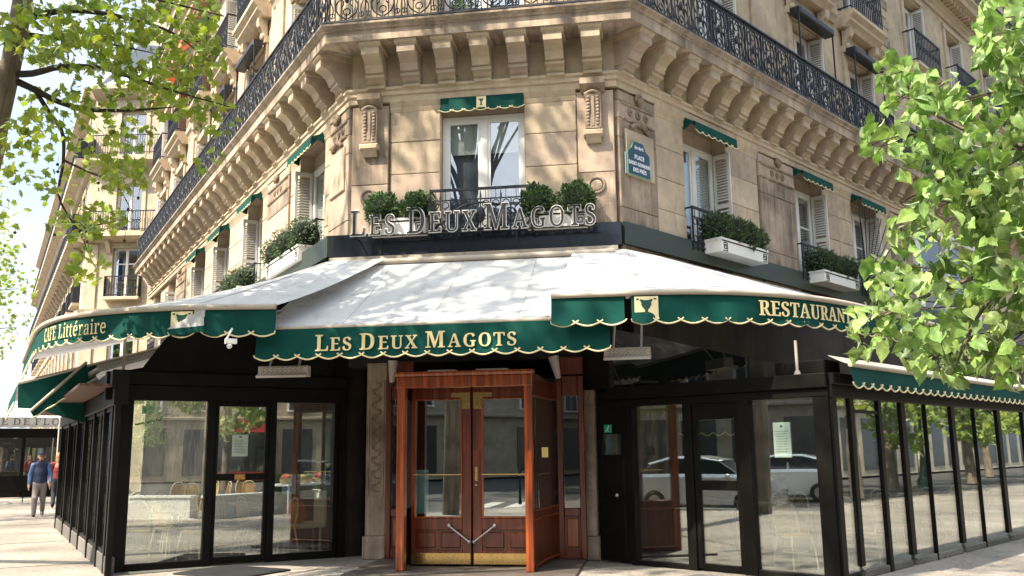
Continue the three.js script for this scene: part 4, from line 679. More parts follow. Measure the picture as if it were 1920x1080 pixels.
// ---------- mahogany door porch ----------
{
  const th = thing('door_porch', 'mahogany entrance porch with double glazed doors and brass kick plates', 'door', V(-2.65, 0.035, -14.2)), P = (n, g, m, l) => { const o = part(th, n, g, m); if (l) o.userData.label = l; return o; };
  // local: x from the middle, z 0 at the wall, front frame at 1.7, doors at 1.1
  const fz = 1.66, dz = 1.06, fl = -0.97, frx = 0.97, lw = 0.895, H = 2.52;
  P('front_post', new MB().slab(fl + 0.02, fl + 0.14, 0, 2.62, fz - 0.12, fz, 0.012), M.woodLight); P('front_post', new MB().slab(frx - 0.12, frx - 0.01, 0, 2.62, fz - 0.12, fz, 0.012), M.woodLight);
  P('front_beam', new MB().slab(fl + 0.01, frx, 2.48, 2.64, fz - 0.14, fz + 0.012, 0.012).prism([[fz - 0.14, 2.64], [fz + 0.03, 2.64], [fz + 0.05, 2.67], [fz + 0.05, 2.70], [fz - 0.14, 2.70]], fl - 0.01, frx + 0.02), M.woodLight);
  P('roof_board', new MB().box(fl - 0.05, frx + 0.05, 2.60, 2.64, 0, fz - 0.14), M.wood);
  P('transom', new MB().slab(-lw - 0.02, lw + 0.02, H + 0.01, 2.60, dz - 0.06, dz + 0.03, 0.01), M.wood);
  for (const s of [-1, 1]) { // door leaves
    const a = s < 0 ? -lw : 0.012, b = s < 0 ? -0.012 : lw, leaf = new MB(), st = 0.105, m0 = s < 0 ? 0.13 : 0.13;
    const xi0 = a + (s < 0 ? 0.045 : m0), xi1 = b - (s < 0 ? m0 : 0.045);
    leaf.slab(a, xi0, 0.02, H, dz - 0.05, dz, 0.006).slab(xi1, b, 0.02, H, dz - 0.05, dz, 0.006).slab(xi0, xi1, 2.36, H, dz - 0.05, dz, 0.006).slab(xi0, xi1, 0.50, 0.66, dz - 0.05, dz, 0.006).slab(xi0, xi1, 0.02, 0.22, dz - 0.05, dz, 0.006).box(xi0, xi1, 0.22, 0.50, dz - 0.045, dz - 0.03);
    const d = P('door', leaf, M.wood);
    const pm = (xi0 + xi1) / 2; const pan = new MB(); pan.slab(xi0 + 0.03, pm - 0.04, 0.25, 0.47, dz - 0.03, dz - 0.012, 0.012).slab(pm + 0.04, xi1 - 0.03, 0.25, 0.47, dz - 0.03, dz - 0.012, 0.012); d.add(mesh('door_panel', pan, M.wood));
    const mou = new MB(); for (const [x0, x1, y0, y1] of [[xi0, xi1, 2.335, 2.36], [xi0, xi1, 0.66, 0.685], [xi0, xi0 + 0.022, 0.685, 2.335], [xi1 - 0.022, xi1, 0.685, 2.335]]) mou.slab(x0, x1, y0, y1, dz - 0.03, dz + 0.008, 0.005); d.add(mesh('glazing_bead', mou, M.woodLight));
    for (const q of [0.018, 0.034]) d.add(mesh('pane', new MB().box(xi0, xi1, 0.67, 2.35, dz - q - 0.005, dz - q), M.glassSide));  // second sheet added to strengthen the reflection
    d.add(mesh('kick_plate', new MB().slab(a + 0.01, b - 0.01, 0.03, 0.185, dz, dz + 0.008, 0.004), M.brass));
    const hx = s * 0.10, cx = s * 0.33; d.add(mesh('handle', new MB().rod([s * 0.035, 0.34, dz + 0.05], [cx, 0.56, dz + 0.05], 0.013, 7).rod([cx, 0.56, dz], [cx, 0.56, dz + 0.05], 0.016, 7).rod([s * 0.035, 0.34, dz], [s * 0.035, 0.34, dz + 0.05], 0.016, 7).ball(s * 0.035, 0.34, dz + 0.05, 0.026).ball(cx, 0.56, dz + 0.03, 0.03), M.steel));
    d.add(mesh('corner_plate', new MB().box(s < 0 ? xi1 - 0.02 : a + 0.012, s < 0 ? b - 0.012 : xi0 + 0.02, 2.20, 2.44, dz, dz + 0.006).box(s < 0 ? xi1 - 0.16 : xi0 + 0.02, s < 0 ? xi1 - 0.02 : xi0 + 0.16, 2.37, 2.44, dz, dz + 0.006), M.brass));
    d.add(mesh('push_bar', new MB().rod([xi0, 1.27, dz + 0.03], [xi1, 1.27, dz + 0.03], 0.010, 6), M.brass));
    if (s > 0) { const lk = new MB().box(a + 0.03, a + 0.075, 1.18, 1.38, dz, dz + 0.008); for (let i = 0; i < 4; i++) lk.ring(a + 0.052, 1.21 + i * 0.045, dz + 0.01, 0.016, 0.006, 8); lk.ball(a + 0.052, 1.12, dz + 0.012, 0.02); d.add(mesh('lock_plate', lk, M.brass)); }
  }
  // curved sides running back to the wall
  for (const s of [-1, 1]) {
    const arc = (t) => { const a = t * Math.PI / 2; return [s * (0.95 + 0.18 * (1 - Math.cos(a))), 0.12 + (fz - 0.18) * (1 - Math.sin(a) ** 1.4)]; };
    const strip = (y0, y1, off = 0) => { const m = new MB(); for (let i = 0; i < 10; i++) { const [xa, za] = arc(i / 10), [xb, zb] = arc((i + 1) / 10); m.quad([xa + s * off, y0, za], [xb + s * off, y0, zb], [xb + s * off, y1, zb], [xa + s * off, y1, za]); } return m; };
    const low = P('curved_side', strip(0, 0.78), M.wood); low.add(mesh('curved_top', strip(2.36, 2.62), M.wood));
    low.add(mesh('curved_pane', strip(0.78, 2.36, -0.008), M.glassSide));
    const rail = new MB(); for (const y of [0.78, 2.36, 0.06, 0.66]) { const pts = []; for (let i = 0; i <= 8; i++) { const [x, z] = arc(i / 8); pts.push([x + s * 0.006, y, z]); } rail.tube(pts, 0.018, 10, 5); } low.add(mesh('curved_rail', rail, M.woodLight));
    low.add(mesh('push_bar', new MB().rod([s * 0.99, 1.27, 1.35], [s * 1.06, 1.27, 0.55], 0.01, 6), M.brass));
    // flat side light against the wall
    const x0 = s < 0 ? -1.57 : 1.13, x1 = s < 0 ? -1.14 : 1.55, m = new MB(); m.slab(x0, x0 + 0.09, 0, 2.72, 0, 0.12, 0.01).slab(x1 - 0.09, x1, 0, 2.72, 0, 0.12, 0.01).slab(x0 + 0.09, x1 - 0.09, 2.42, 2.72, 0, 0.11, 0.01).slab(x0 + 0.09, x1 - 0.09, 0.62, 0.74, 0, 0.11, 0.01).slab(x0 + 0.09, x1 - 0.09, 0, 0.14, 0, 0.11, 0.01).box(x0 + 0.09, x1 - 0.09, 0.14, 0.62, 0.03, 0.06);
    const sl = P('side_light', m, M.wood); sl.add(mesh('side_panel', new MB().slab(x0 + 0.12, x1 - 0.12, 0.17, 0.59, 0.06, 0.08, 0.012), M.woodLight)); sl.add(mesh('pane', new MB().quad([x0 + 0.09, 0.74, 0.06], [x1 - 0.09, 0.74, 0.06], [x1 - 0.09, 2.42, 0.06], [x0 + 0.09, 2.42, 0.06]), M.glassSide));
    sl.add(mesh('header_panel', new MB().slab(x0, x1, 2.74, 3.02, -0.02, 0.08, 0.015), M.wood));
  }
  P('hall_back', new MB().box(-1.5, 1.5, 0, 2.7, -0.9, -0.86).box(-1.5, -1.46, 0, 2.7, -0.86, 0).box(1.46, 1.5, 0, 2.7, -0.86, 0).box(-1.5, 1.5, 2.66, 2.7, -0.86, 0), M.room);
  P('menu_card', new MB().box(-0.86, -0.66, 0.72, 1.34, dz - 0.09, dz - 0.085), std(0.25, 0.42, 0.45, 0.6)); P('menu_card', new MB().box(1.03, 1.12, 1.5, 1.64, 1.2, 1.205), std(0.6, 0.45, 0.15, 0.6));
  P('vent_grille', new MB().box(-0.55, -0.15, 2.70, 2.74, 1.2, 1.5).box(0.15, 0.6, 2.70, 2.74, 1.2, 1.5), M.white);
}
for (const [x, l] of [[-4.02, 'tapered glass wall lamp left of the mahogany porch'], [-1.48, 'tapered glass wall lamp right of the mahogany porch']]) {
  const th = thing('wall_lamp', l, 'lamp', V(x, 2.66, -13.75), 0, 'wall lamps beside the door');
  part(th, 'shade', new MB().add(new THREE.CylinderGeometry(0.085, 0.04, 0.34, 8, 1, true), new THREE.Matrix4().makeRotationZ(x < -3 ? -0.06 : 0.22).setPosition(0, 0.2, 0)), std(0.45, 0.40, 0.38, 0.4));
  part(th, 'bracket', new MB().rod([0, 0.02, 0], [0, 0.1, -0.45], 0.014).ball(0, 0.01, 0, 0.035), M.iron);
}
// ---------- patio heaters and the little camera under the awnings ----------
function heater(label, pos, turn, l) {
  const th = thing('patio_heater', label, 'heater', pos, turn, 'heaters under the awnings');
  part(th, 'housing', new MB().slab(-l / 2, l / 2, 0, 0.15, -0.09, 0.07, 0.02).prism([[0.07, 0.0], [0.13, -0.02], [0.13, 0.012], [0.07, 0.04]], -l / 2, l / 2), M.heater);
  const g = new MB(); for (let r = 0; r < 4; r++) for (let i = 0; i < 9; i++) g.box(-l / 2 + 0.05 + i * (l - 0.1) / 9 + (r % 2) * 0.02, -l / 2 + 0.05 + i * (l - 0.1) / 9 + 0.04 + (r % 2) * 0.02, 0.05 + r * 0.023, 0.058 + r * 0.023, 0.069, 0.074); part(th, 'grille', g, M.stoneDark);
  part(th, 'hanger', new MB().rod([l * 0.3, 0.14, 0], [l * 0.32, 0.6, -0.2], 0.018).rod([-l * 0.3, 0.14, 0], [-l * 0.3, 0.5, -0.3], 0.018), M.steel);
}
heater('pale slotted heater hanging at the left end of the door awning', V(-5.2, 2.70, -12.35), 0.05, 0.72);
heater('pale slotted heater hanging at the right end of the door awning', V(-0.36, 2.82, -12.35), -0.05, 0.62);
{
  const th = thing('security_camera', 'small white camera on an arm under the left awning seam', 'camera', at(430, 640, 12.2)); th.scale.setScalar(0.7);
  part(th, 'arm', new MB().rod([0, 0.25, -0.1], [-0.05, 0.05, 0], 0.02), M.white); part(th, 'body', new MB().add(new THREE.BoxGeometry(0.1, 0.09, 0.2), new THREE.Matrix4().makeRotationY(-0.9).setPosition(0.03, 0.0, 0)), M.white); part(th, 'lens', new MB().ball(0.02, -0.09, 0.03, 0.05), M.white);
}
{
  const th = thing('doormat', 'dark ribbed mat on the pavement before the left terrace door', 'mat', V(-5.95, 0.004, -12.55), -0.35); const m = new MB().slab(-0.62, 0.62, 0, 0.02, -0.5, 0.5, 0.004); part(th, 'mat', m, M.mat); const r = new MB(); for (let i = 0; i < 24; i++) r.box(-0.6, 0.6, 0.02, 0.026, -0.48 + i * 0.04, -0.465 + i * 0.04); part(th, 'ribs', r, M.mat);
}
// ---------- glass terraces ----------
const pane = (x0, x1, y0, y1, z = 0) => new MB().box(x0, x1, y0, y1, z - 0.006, z);
// double glazing: inner sheet added to each pane for stronger reflections
function glassIn(parent, x0, x1, y0, y1, z, mat, fr) { const o = fr ? part(parent, 'pane', pane(x0, x1, y0, y1, z), mat, fr) : (() => { const q = mesh('pane', pane(x0, x1, y0, y1, z), mat); parent.add(q); return q; })(); if (fr) o.add(mesh('inner_sheet', pane(x0, x1, y0, y1, z - 0.018), mat)); return o; }
function glazing(th, fr, bays, o = {}) { for (const [x0, x1, y0, y1] of bays) glassIn(th, x0, x1, y0, y1, -0.04, o.mat || M.glass, fr); }
{ // left
  const th = thing('glass_terrace', 'black framed glass terrace left of the mahogany porch', 'glass terrace', FLE.p(-1.7, 0, 0));
  const post = (x0, x1, y0 = 0, y1 = 2.5, f = FLE, z0 = -0.1, z1 = 0.02) => part(th, 'post', new MB().slab(x0, x1, y0, y1, z0, z1, 0.008), M.black, f);
  post(-3.44, -3.15); post(-2.09, -1.97); post(-1.15, -1.04); post(-0.05, 0.1);
  part(th, 'beam', new MB().slab(-3.55, 0.1, 2.43, 2.66, -0.12, 0.04, 0.012).slab(-3.55, 0.1, 2.66, 2.84, -0.12, 0.08, 0.012), M.black, FLE);
  part(th, 'sill', new MB().slab(-3.15, -2.09, 0, 0.10, -0.1, 0.0, 0.01), M.black, FLE); part(th, 'sill', new MB().slab(-1.04, -0.05, 0, 0.11, -0.1, 0, 0.01), M.black, FLE);
  glazing(th, FLE, [[-3.15, -2.09, 0.1, 2.43], [-1.04, -0.05, 0.11, 2.43]]);
  const d = part(th, 'door', new MB().slab(-1.97, -1.92, 0.03, 2.43, -0.08, -0.01, 0.006).slab(-1.20, -1.15, 0.03, 2.43, -0.08, -0.01, 0.006).slab(-1.92, -1.20, 0.03, 0.12, -0.08, -0.01, 0.006).slab(-1.92, -1.20, 2.36, 2.43, -0.08, -0.01, 0.006).slab(-1.92, -1.20, 1.24, 1.34, -0.08, -0.005, 0.006), M.black, FLE);
  for (const dz of [0, -0.018]) d.add(mesh('pane', pane(-1.92, -1.2, 0.12, 1.24, -0.045 + dz), M.glass)); for (const dz of [0, -0.018]) d.add(mesh('pane', pane(-1.92, -1.2, 1.34, 2.36, -0.045 + dz), M.glass)); d.add(mesh('door_plate', new MB().box(-1.66, -1.5, 1.25, 1.33, -0.005, 0.003), M.brass));
  // boulevard front: posts, doors, sills
  const xs = [0.06, -1.3, -2.75, -4.35, -5.9, -8.0, -10.2];
  for (let i = 0; i < xs.length; i++) { part(th, 'post', new MB().slab(xs[i] - 0.06, xs[i] + 0.06, 0, 2.4, -0.05, 0.03, 0.01), M.black, FLS); if (i < xs.length - 1) { const a = xs[i + 1] + 0.06, b = xs[i] - 0.06, mid = (a + b) / 2; part(th, 'door', new MB().slab(mid - 0.025, mid + 0.025, 0.1, 2.3, -0.05, -0.01, 0.006).slab(a, b, 2.28, 2.34, -0.07, 0, 0.006).slab(a, b, 0.24, 0.30, -0.07, 0, 0.006), M.black, FLS); part(th, 'sill', new MB().slab(a, b, 0, 0.24, -0.1, 0.01, 0.01), M.granite, FLS); glassIn(th, a, mid - 0.03, 0.3, 2.28, -0.035, M.glassSide, FLS); glassIn(th, mid + 0.03, b, 0.3, 2.28, -0.035, M.glassSide, FLS); } }
  part(th, 'beam', new MB().slab(-10.3, 0.1, 2.34, 2.60, -0.14, 0.05, 0.012).slab(-10.3, 0.1, 2.60, 2.84, -0.14, 0.09, 0.012), M.black, FLS);
  part(th, 'soffit', new MB().box(-10.2, 0.0, 2.60, 2.64, 0.05, 0.5), M.soffit, FLS);
  // sloping ribbed roof, its sheets made opaque black to darken the interior
  const f = (x, t) => FL.p(x, 2.84 + t * 0.85, 3.36 - t * 3.3), rf = new MB(), gl = new MB();
  for (let i = 0; i <= 9; i++) { const x = -0.35 - i; rf.rod(f(x, 0), f(x, 1), 0.035, 5); if (i < 9) { const a = f(x - 0.04, 0), b = f(x - 0.96, 0), c = f(x - 0.96, 1), e = f(x - 0.04, 1); gl.quad([a.x, a.y, a.z], [b.x, b.y, b.z], [c.x, c.y, c.z], [e.x, e.y, e.z]); } }
  part(th, 'roof_rib', rf, M.black); part(th, 'opaque_roof', gl, M.darkGlass);
  part(th, 'gable', new MB().raw([[-3.4, 2.84, -0.06], [-0.05, 2.84, -0.06], [-0.05, 3.62, -0.06]]).quad([-3.1, 2.85, -0.08], [0.05, 2.85, -0.08], [0.05, 4.5, -0.08], [-2.6, 3.6, -0.08]), M.black, FLE);  // gable, plus an added black sheet for the dark under the awning
  part(th, 'floor', new MB().box(-10.2, -0.35, 0.0, 0.03, 0.05, 3.3), M.tile, FL);
}
{ // right
  const th = thing('glass_terrace', 'black framed glass terrace right of the mahogany porch', 'glass terrace', FRE.p(1.8, 0, 0));
  const post = (x0, x1, y1 = 2.3) => part(th, 'post', new MB().slab(x0, x1, 0, y1, -0.1, 0.02, 0.008), M.black, FRE);
  post(0.33, 0.42); post(1.28, 1.42); post(2.14, 2.32); post(3.22, 3.43);
  part(th, 'beam', new MB().slab(0.0, 3.44, 2.25, 2.36, -0.12, 0.03, 0.01).slab(0.0, 3.44, 2.36, 2.545, -0.12, 0.08, 0.012), M.black, FRE);
  part(th, 'sill', new MB().slab(0.42, 1.28, 0, 0.07, -0.1, 0, 0.01), M.black, FRE); part(th, 'sill', new MB().slab(2.32, 3.22, 0, 0.08, -0.1, 0, 0.01), M.black, FRE);
  glazing(th, FRE, [[0.42, 1.28, 0.07, 2.25], [2.32, 3.22, 0.08, 2.25]]);
  const d = part(th, 'door', new MB().slab(1.42, 1.49, 0.03, 2.25, -0.08, -0.01, 0.006).slab(2.07, 2.14, 0.03, 2.25, -0.08, -0.01, 0.006).slab(1.49, 2.07, 0.03, 0.1, -0.08, -0.01, 0.006).slab(1.49, 2.07, 2.02, 2.25, -0.08, -0.01, 0.006).slab(1.49, 2.07, 1.07, 1.20, -0.08, -0.005, 0.006), M.black, FRE);
  for (const dz of [0, -0.018]) d.add(mesh('pane', pane(1.49, 2.07, 0.1, 1.07, -0.045 + dz), M.glass)); for (const dz of [0, -0.018]) d.add(mesh('pane', pane(1.49, 2.07, 1.2, 2.02, -0.045 + dz), M.glass));
  const sd = part(th, 'side_door', new MB().slab(-0.27, 0.33, 0.03, 2.5, -0.1, -0.02, 0.01).slab(-0.19, 0.22, 0.1, 0.85, -0.02, -0.008, 0.01).slab(-0.19, 0.22, 0.95, 1.5, -0.02, -0.008, 0.01), M.black, FRE, 'plain black service door with a round knob'); sd.add(mesh('knob', new MB().ball(0.1, 0.97, 0.02, 0.03).rod([0.1, 0.97, -0.02], [0.1, 0.97, 0.02], 0.012), M.steel));
  for (const dz of [0, -0.018]) sd.add(mesh('pane', pane(-0.16, 0.18, 1.56, 1.86, -0.008 + dz), M.glass));
  // square front
  part(th, 'post', new MB().slab(-0.37, -0.22, 0, 2.3, -0.12, 0.01, 0.01), M.black, FRS);
  const xs = [0.26, 1.15, 1.98, 2.82, 4.02, 5.02, 6.35, 7.8, 9.4, 11.2], wd = [0.10, 0.09, 0.13, 0.03, 0.13, 0.03, 0.15, 0.08, 0.08, 0.08];
  xs.forEach((x, i) => { part(th, 'post', new MB().slab(x - wd[i], x + wd[i] * 0.2, i % 2 ? 0 : 0.15, 2.35, -0.045, 0.01, 0.006), M.black, FRS); });
  const all = [-0.22, ...xs]; for (let i = 0; i < all.length - 1; i++) { const a = all[i] + (i ? wd[i - 1] * 0.2 : 0), b = all[i + 1] - wd[i]; glassIn(th, a, b, 0.09, 2.24, -0.02, M.glassSide, FRS); part(th, 'sill', new MB().slab(a, b, 0.0, 0.09, -0.12, 0.0, 0.01), i < 1 ? M.black : M.granite, FRS); }
  part(th, 'door_bar', new MB().slab(0.28, 1.04, 2.06, 2.10, -0.03, 0.005, 0.006), M.black, FRS);
  part(th, 'beam', new MB().slab(-0.38, 12, 2.24, 2.40, -0.14, 0.03, 0.01).slab(-0.38, 12, 2.40, 2.545, -0.14, 0.06, 0.01), M.black, FRS);
  const f = (x, t) => FR.p(x, 2.56 + t * 0.95, 3.38 - t * 3.3), rf = new MB(), gl = new MB();
  for (let i = 0; i <= 24; i++) { const x = -0.25 + i * 0.5; rf.rod(f(x, 0), f(x, 1), 0.03, 5); if (i < 24) { const a = f(x + 0.03, 0), b = f(x + 0.47, 0), c = f(x + 0.47, 1), e = f(x + 0.03, 1); gl.quad([a.x, a.y, a.z], [b.x, b.y, b.z], [c.x, c.y, c.z], [e.x, e.y, e.z]); } }
  part(th, 'roof_rib', rf, M.black); part(th, 'opaque_roof', gl, M.darkGlass);  // opaque black sheets keep the terrace interior dark
  part(th, 'gable', new MB().raw([[0.05, 2.545, -0.06], [3.3, 2.545, -0.06], [0.05, 3.45, -0.06]]), M.darkGlass, FRE);
  part(th, 'gutter_box', new MB().slab(2.7, 3.38, 2.55, 2.72, -0.5, -0.05, 0.01), M.black, FRE);
  part(th, 'floor', new MB().box(-0.3, 12, 0.0, 0.03, 0.05, 3.32), M.tile, FR);
}
// exit signs and notices on the glass
function plate(name, label, cat, fr, x0, x1, y0, y1, z, mat, marks, group) { const c = fr.p((x0 + x1) / 2, (y0 + y1) / 2, z), th = thing(name, label, cat, c, fr.a, group), w = (x1 - x0) / 2, h = (y1 - y0) / 2; part(th, 'board', new MB().slab(-w, w, -h, h, 0, 0.012, 0.003), mat); if (marks) marks(th, w, h); return th; }
const exitGreen = std(0.01, 0.30, 0.20, 0.4), paleInk = std(0.7, 0.75, 0.7, 0.5), darkInk = std(0.05, 0.06, 0.08, 0.6);
const runMan = (th, w, h, m = paleInk) => { const g = new MB(), k = h; g.ball(0.02, 0.55 * k, 0.014, 0.2 * k, 0.2 * k, 0.004, 8).bar([0, 0.35 * k, 0.014], [-0.1 * k, -0.2 * k, 0.014], 0.25 * k, 0.004).bar([-0.1 * k, -0.2 * k, 0.014], [0.3 * k, -0.7 * k, 0.014], 0.16 * k, 0.004).bar([-0.1 * k, -0.2 * k, 0.015], [-0.6 * k, -0.6 * k, 0.015], 0.16 * k, 0.004).bar([0, 0.3 * k, 0.015], [0.5 * k, 0.05 * k, 0.015], 0.12 * k, 0.004); part(th, 'running_figure', g, m); };
plate('exit_sign', 'pale green exit sign inside the top left pane of the left terrace', 'sign', FLE, -3.02, -2.84, 2.24, 2.36, -0.12, paleInk, (t, w, h) => { runMan(t, w, h, exitGreen); part(t, 'door_mark', new MB().box(-w * 0.8, -w * 0.3, -h * 0.7, h * 0.7, 0.012, 0.015), exitGreen); });
plate('exit_sign', 'small green exit sign on the dark service door beside the right pillar', 'sign', FRE, -0.10, 0.04, 1.88, 2.0, 0.02, exitGreen, (t, w, h) => runMan(t, w, h));
const lines = (n) => (t, w, h) => { const m = new MB(); m.box(-w * 0.15, w * 0.15, h * 0.72, h * 0.84, 0.012, 0.014); for (let i = 0; i < n; i++) m.box(-w * 0.75, w * rr(0.3, 0.78), h * (0.5 - i * 1.3 / n) - 0.004, h * (0.5 - i * 1.3 / n) + 0.001, 0.012, 0.0135); part(t, 'print', m, darkInk); };
plate('paper_notice', 'pale paper notice taped inside the left terrace door', 'notice', FLE, -1.70, -1.46, 1.6, 1.93, -0.06, std(0.62, 0.68, 0.6, 0.7), lines(9));
plate('paper_notice', 'bluish menu card standing behind the pane left of the black panel', 'notice', FLE, -0.88, -0.66, 1.0, 1.30, -0.16, std(0.45, 0.55, 0.72, 0.7), lines(8));
plate('paper_notice', 'tall pale notice on the widest pane of the right terrace', 'notice', FRE, 2.62, 2.86, 1.5, 1.95, -0.06, std(0.6, 0.68, 0.6, 0.7), lines(9));

// ---------- tables and rattan chairs ----------
function makeChair(name, label, mats, group) {
  const t = thing(name, label, 'chair', V(0, 0, 0), 0, group), [wv, fm] = mats;
  part(t, 'seat', new MB().add(new THREE.CylinderGeometry(0.21, 0.2, 0.035, 14), new THREE.Matrix4().makeTranslation(0, 0.45, 0)), wv);
  const b = new MB(); for (let i = 0; i < 9; i++) { const x = (i - 4) * 0.042; b.box(x - 0.014, x + 0.014, 0.5, 0.86 - Math.abs(x) * 0.55, -0.205 + x * x * 1.4, -0.197 + x * x * 1.4); } for (let i = 0; i < 6; i++) b.box(-0.17, 0.17, 0.53 + i * 0.055, 0.555 + i * 0.055, -0.196, -0.19); part(t, 'backrest', b, wv);
  part(t, 'back_frame', new MB().tube([[-0.19, 0.45, -0.12], [-0.2, 0.68, -0.17], [-0.12, 0.87, -0.2], [0, 0.9, -0.2], [0.12, 0.87, -0.2], [0.2, 0.68, -0.17], [0.19, 0.45, -0.12]], 0.014, 16, 6), fm);
  for (const [x, z] of [[-1, 1], [1, 1], [-1, -1], [1, -1]]) part(t, 'leg', new MB().tube([[x * 0.16, 0.45, z * 0.14], [x * 0.19, 0.22, z * 0.18], [x * 0.2, 0, z * 0.2]], 0.013, 5, 6), fm);
  part(t, 'stretcher', new MB().ring(0, 0, 0, 0.17, 0.008, 14).g[0].rotateX(Math.PI / 2).translate(0, 0.24, 0), fm);
  return t;
}
function makeTable(label, group) { const t = thing('bistro_table', label, 'table', V(0, 0, 0), 0, group); part(t, 'table_top', new MB().add(new THREE.CylinderGeometry(0.31, 0.31, 0.025, 24), new THREE.Matrix4().makeTranslation(0, 0.73, 0)), M.tableTop); part(t, 'edge_band', new MB().add(new THREE.CylinderGeometry(0.315, 0.315, 0.03, 24, 1, true), new THREE.Matrix4().makeTranslation(0, 0.728, 0)), M.brass); part(t, 'stem', new MB().rod([0, 0.04, 0], [0, 0.72, 0], 0.025, 8), M.iron); part(t, 'base', new MB().lathe([[0.2, 0], [0.2, 0.015], [0.05, 0.05], [0.03, 0.1]], 0, 0, 0, 14), M.iron); return t; }
const ch0 = makeChair('rattan_chair', 'rattan bistro chair inside the left glass terrace', [M.rattan, M.rattanPale], 'rattan chairs in the left terrace');
const tb0 = makeTable('round bistro table inside the left glass terrace', 'tables in the left terrace');
const putAt = (o, first, p, turn, label, group) => { const c = first ? o : copyOf(o, label || o.userData.label, p, turn); c.position.copy(p); c.rotation.y = turn; if (group) c.userData.group = group; if (label) c.userData.label = label; return c; };
const sideN = ['facing the wall across', 'on the near side of', 'on the far side of'], tabL = ['the left terrace front wall table', 'the left terrace corner table', 'the left terrace second wall table', 'the left terrace second street table', 'the left terrace farthest table'];
[[-1.2, 1.0], [-1.3, 2.3], [-3.0, 1.0], [-3.1, 2.3], [-5.0, 1.7]].forEach(([x, z], i) => { putAt(tb0, !i, FL.p(x, 0.03, z), 0, 'round bistro table, ' + tabL[i]); [[0.0, 0.58, Math.PI], [0.55, -0.2, -1.4], [-0.6, 0.0, 1.5]].forEach(([dx, dz, a], j) => putAt(ch0, !i && !j, FL.p(x + dx, 0.03, z + dz), FL.a + a + rr(-0.3, 0.3), 'rattan chair ' + sideN[j] + ' ' + tabL[i])); });
const gR = 'rattan chairs in the right terrace', tR = 'tables in the right terrace';
const tabR = ['the right terrace corner table', 'the right terrace second street table', 'the right terrace wall table', 'the right terrace third street table', 'the right terrace farthest table'];
[[0.9, 2.5], [2.6, 2.4], [2.2, 0.9], [4.6, 2.3], [6.6, 2.2]].forEach(([x, z], i) => { putAt(tb0, false, FR.p(x, 0.03, z), 0, 'round bistro table, ' + tabR[i], tR); [[0.0, 0.6, Math.PI], [-0.6, 0, 1.5], [0.58, 0.05, -1.5]].forEach(([dx, dz, a], j) => putAt(ch0, false, FR.p(x + dx, 0.03, z + dz), FR.a + a + rr(-0.3, 0.3), 'rattan chair ' + sideN[j] + ' ' + tabR[i], gR)); });
putAt(tb0, false, FRE.p(0.95, 0.03, -0.75), 0, 'round bistro table just behind the left pane of the right terrace');
// cushion-like bag and bench in the left terrace
{ const p = FLE.p(-0.45, 0.03, -0.55), th = thing('bench_seat', 'pale bench end behind the right pane of the left terrace', 'bench', p, FLE.a); part(th, 'seat', new MB().slab(-0.4, 0.35, 0.42, 0.5, -0.25, 0.25, 0.02), M.rattanPale); part(th, 'backrest', new MB().slab(0.3, 0.36, 0.5, 1.0, -0.25, 0.25, 0.01), M.rattanPale); for (const x of [-0.3, 0.28]) part(th, 'leg', new MB().rod([x, 0, -0.18], [x, 0.42, -0.18], 0.02).rod([x, 0, 0.18], [x, 0.42, 0.18], 0.02), M.rattanPale);
  const b = thing('pumpkin_bag', 'orange rounded bag resting on the pale bench', 'bag', FLE.p(-0.55, 0.53, -0.5), FLE.a); part(b, 'bag', new MB().lathe([[0.001, 0], [0.13, 0.01], [0.17, 0.12], [0.15, 0.26], [0.10, 0.34], [0.001, 0.36]], 0, 0, 0, 14), M.orange); part(b, 'handle', new MB().tube([[-0.06, 0.34, 0], [0, 0.42, 0], [0.06, 0.34, 0]], 0.012, 8), M.orange); }
// green newspaper kiosk with a little awning and the pale column behind the right pane
{
  const th = thing('display_stand', 'green display stand under a small scalloped awning behind the right terrace pane', 'stand', FRE.p(1.02, 0.03, -1.5), FRE.a);
  part(th, 'cabinet', new MB().slab(-0.4, 0.4, 0.85, 1.95, -0.2, 0.14, 0.02), M.greenPaint); part(th, 'display_glass', pane(-0.32, 0.2, 1.0, 1.9, 0.148), M.glass); part(th, 'column', new MB().lathe([[0.12, 0], [0.12, 0.85]], 0, 0, 0, 12), M.greenPaint); part(th, 'foot', new MB().lathe([[0.3, 0], [0.28, 0.06], [0.12, 0.1]], 0, 0, 0, 14), M.greenPaint);
  part(th, 'canopy', new MB().quad([-0.5, 2.12, 0.45], [0.5, 2.12, 0.45], [0.5, 2.26, -0.1], [-0.5, 2.26, -0.1]).box(-0.5, 0.5, 2.02, 2.12, 0.44, 0.452), M.canvas); const v = part(th, 'valance', new MB().box(-0.5, 0.5, 1.82, 2.02, 0.442, 0.452), M.green); const tr = new MB(); for (let i = 0; i < 5; i++) tr.tube([[-0.5 + i * 0.2, 1.84, 0.456], [-0.4 + i * 0.2, 1.79, 0.456], [-0.3 + i * 0.2, 1.84, 0.456]], 0.009, 6, 4); v.add(mesh('scallop_trim', tr, M.cream));
  part(building, 'column', new MB().slab(0.15, 0.62, 0, 2.6, -2.2, -1.7, 0.02), std(0.55, 0.40, 0.17, 0.8, { map: T.stone }), FRE);
}

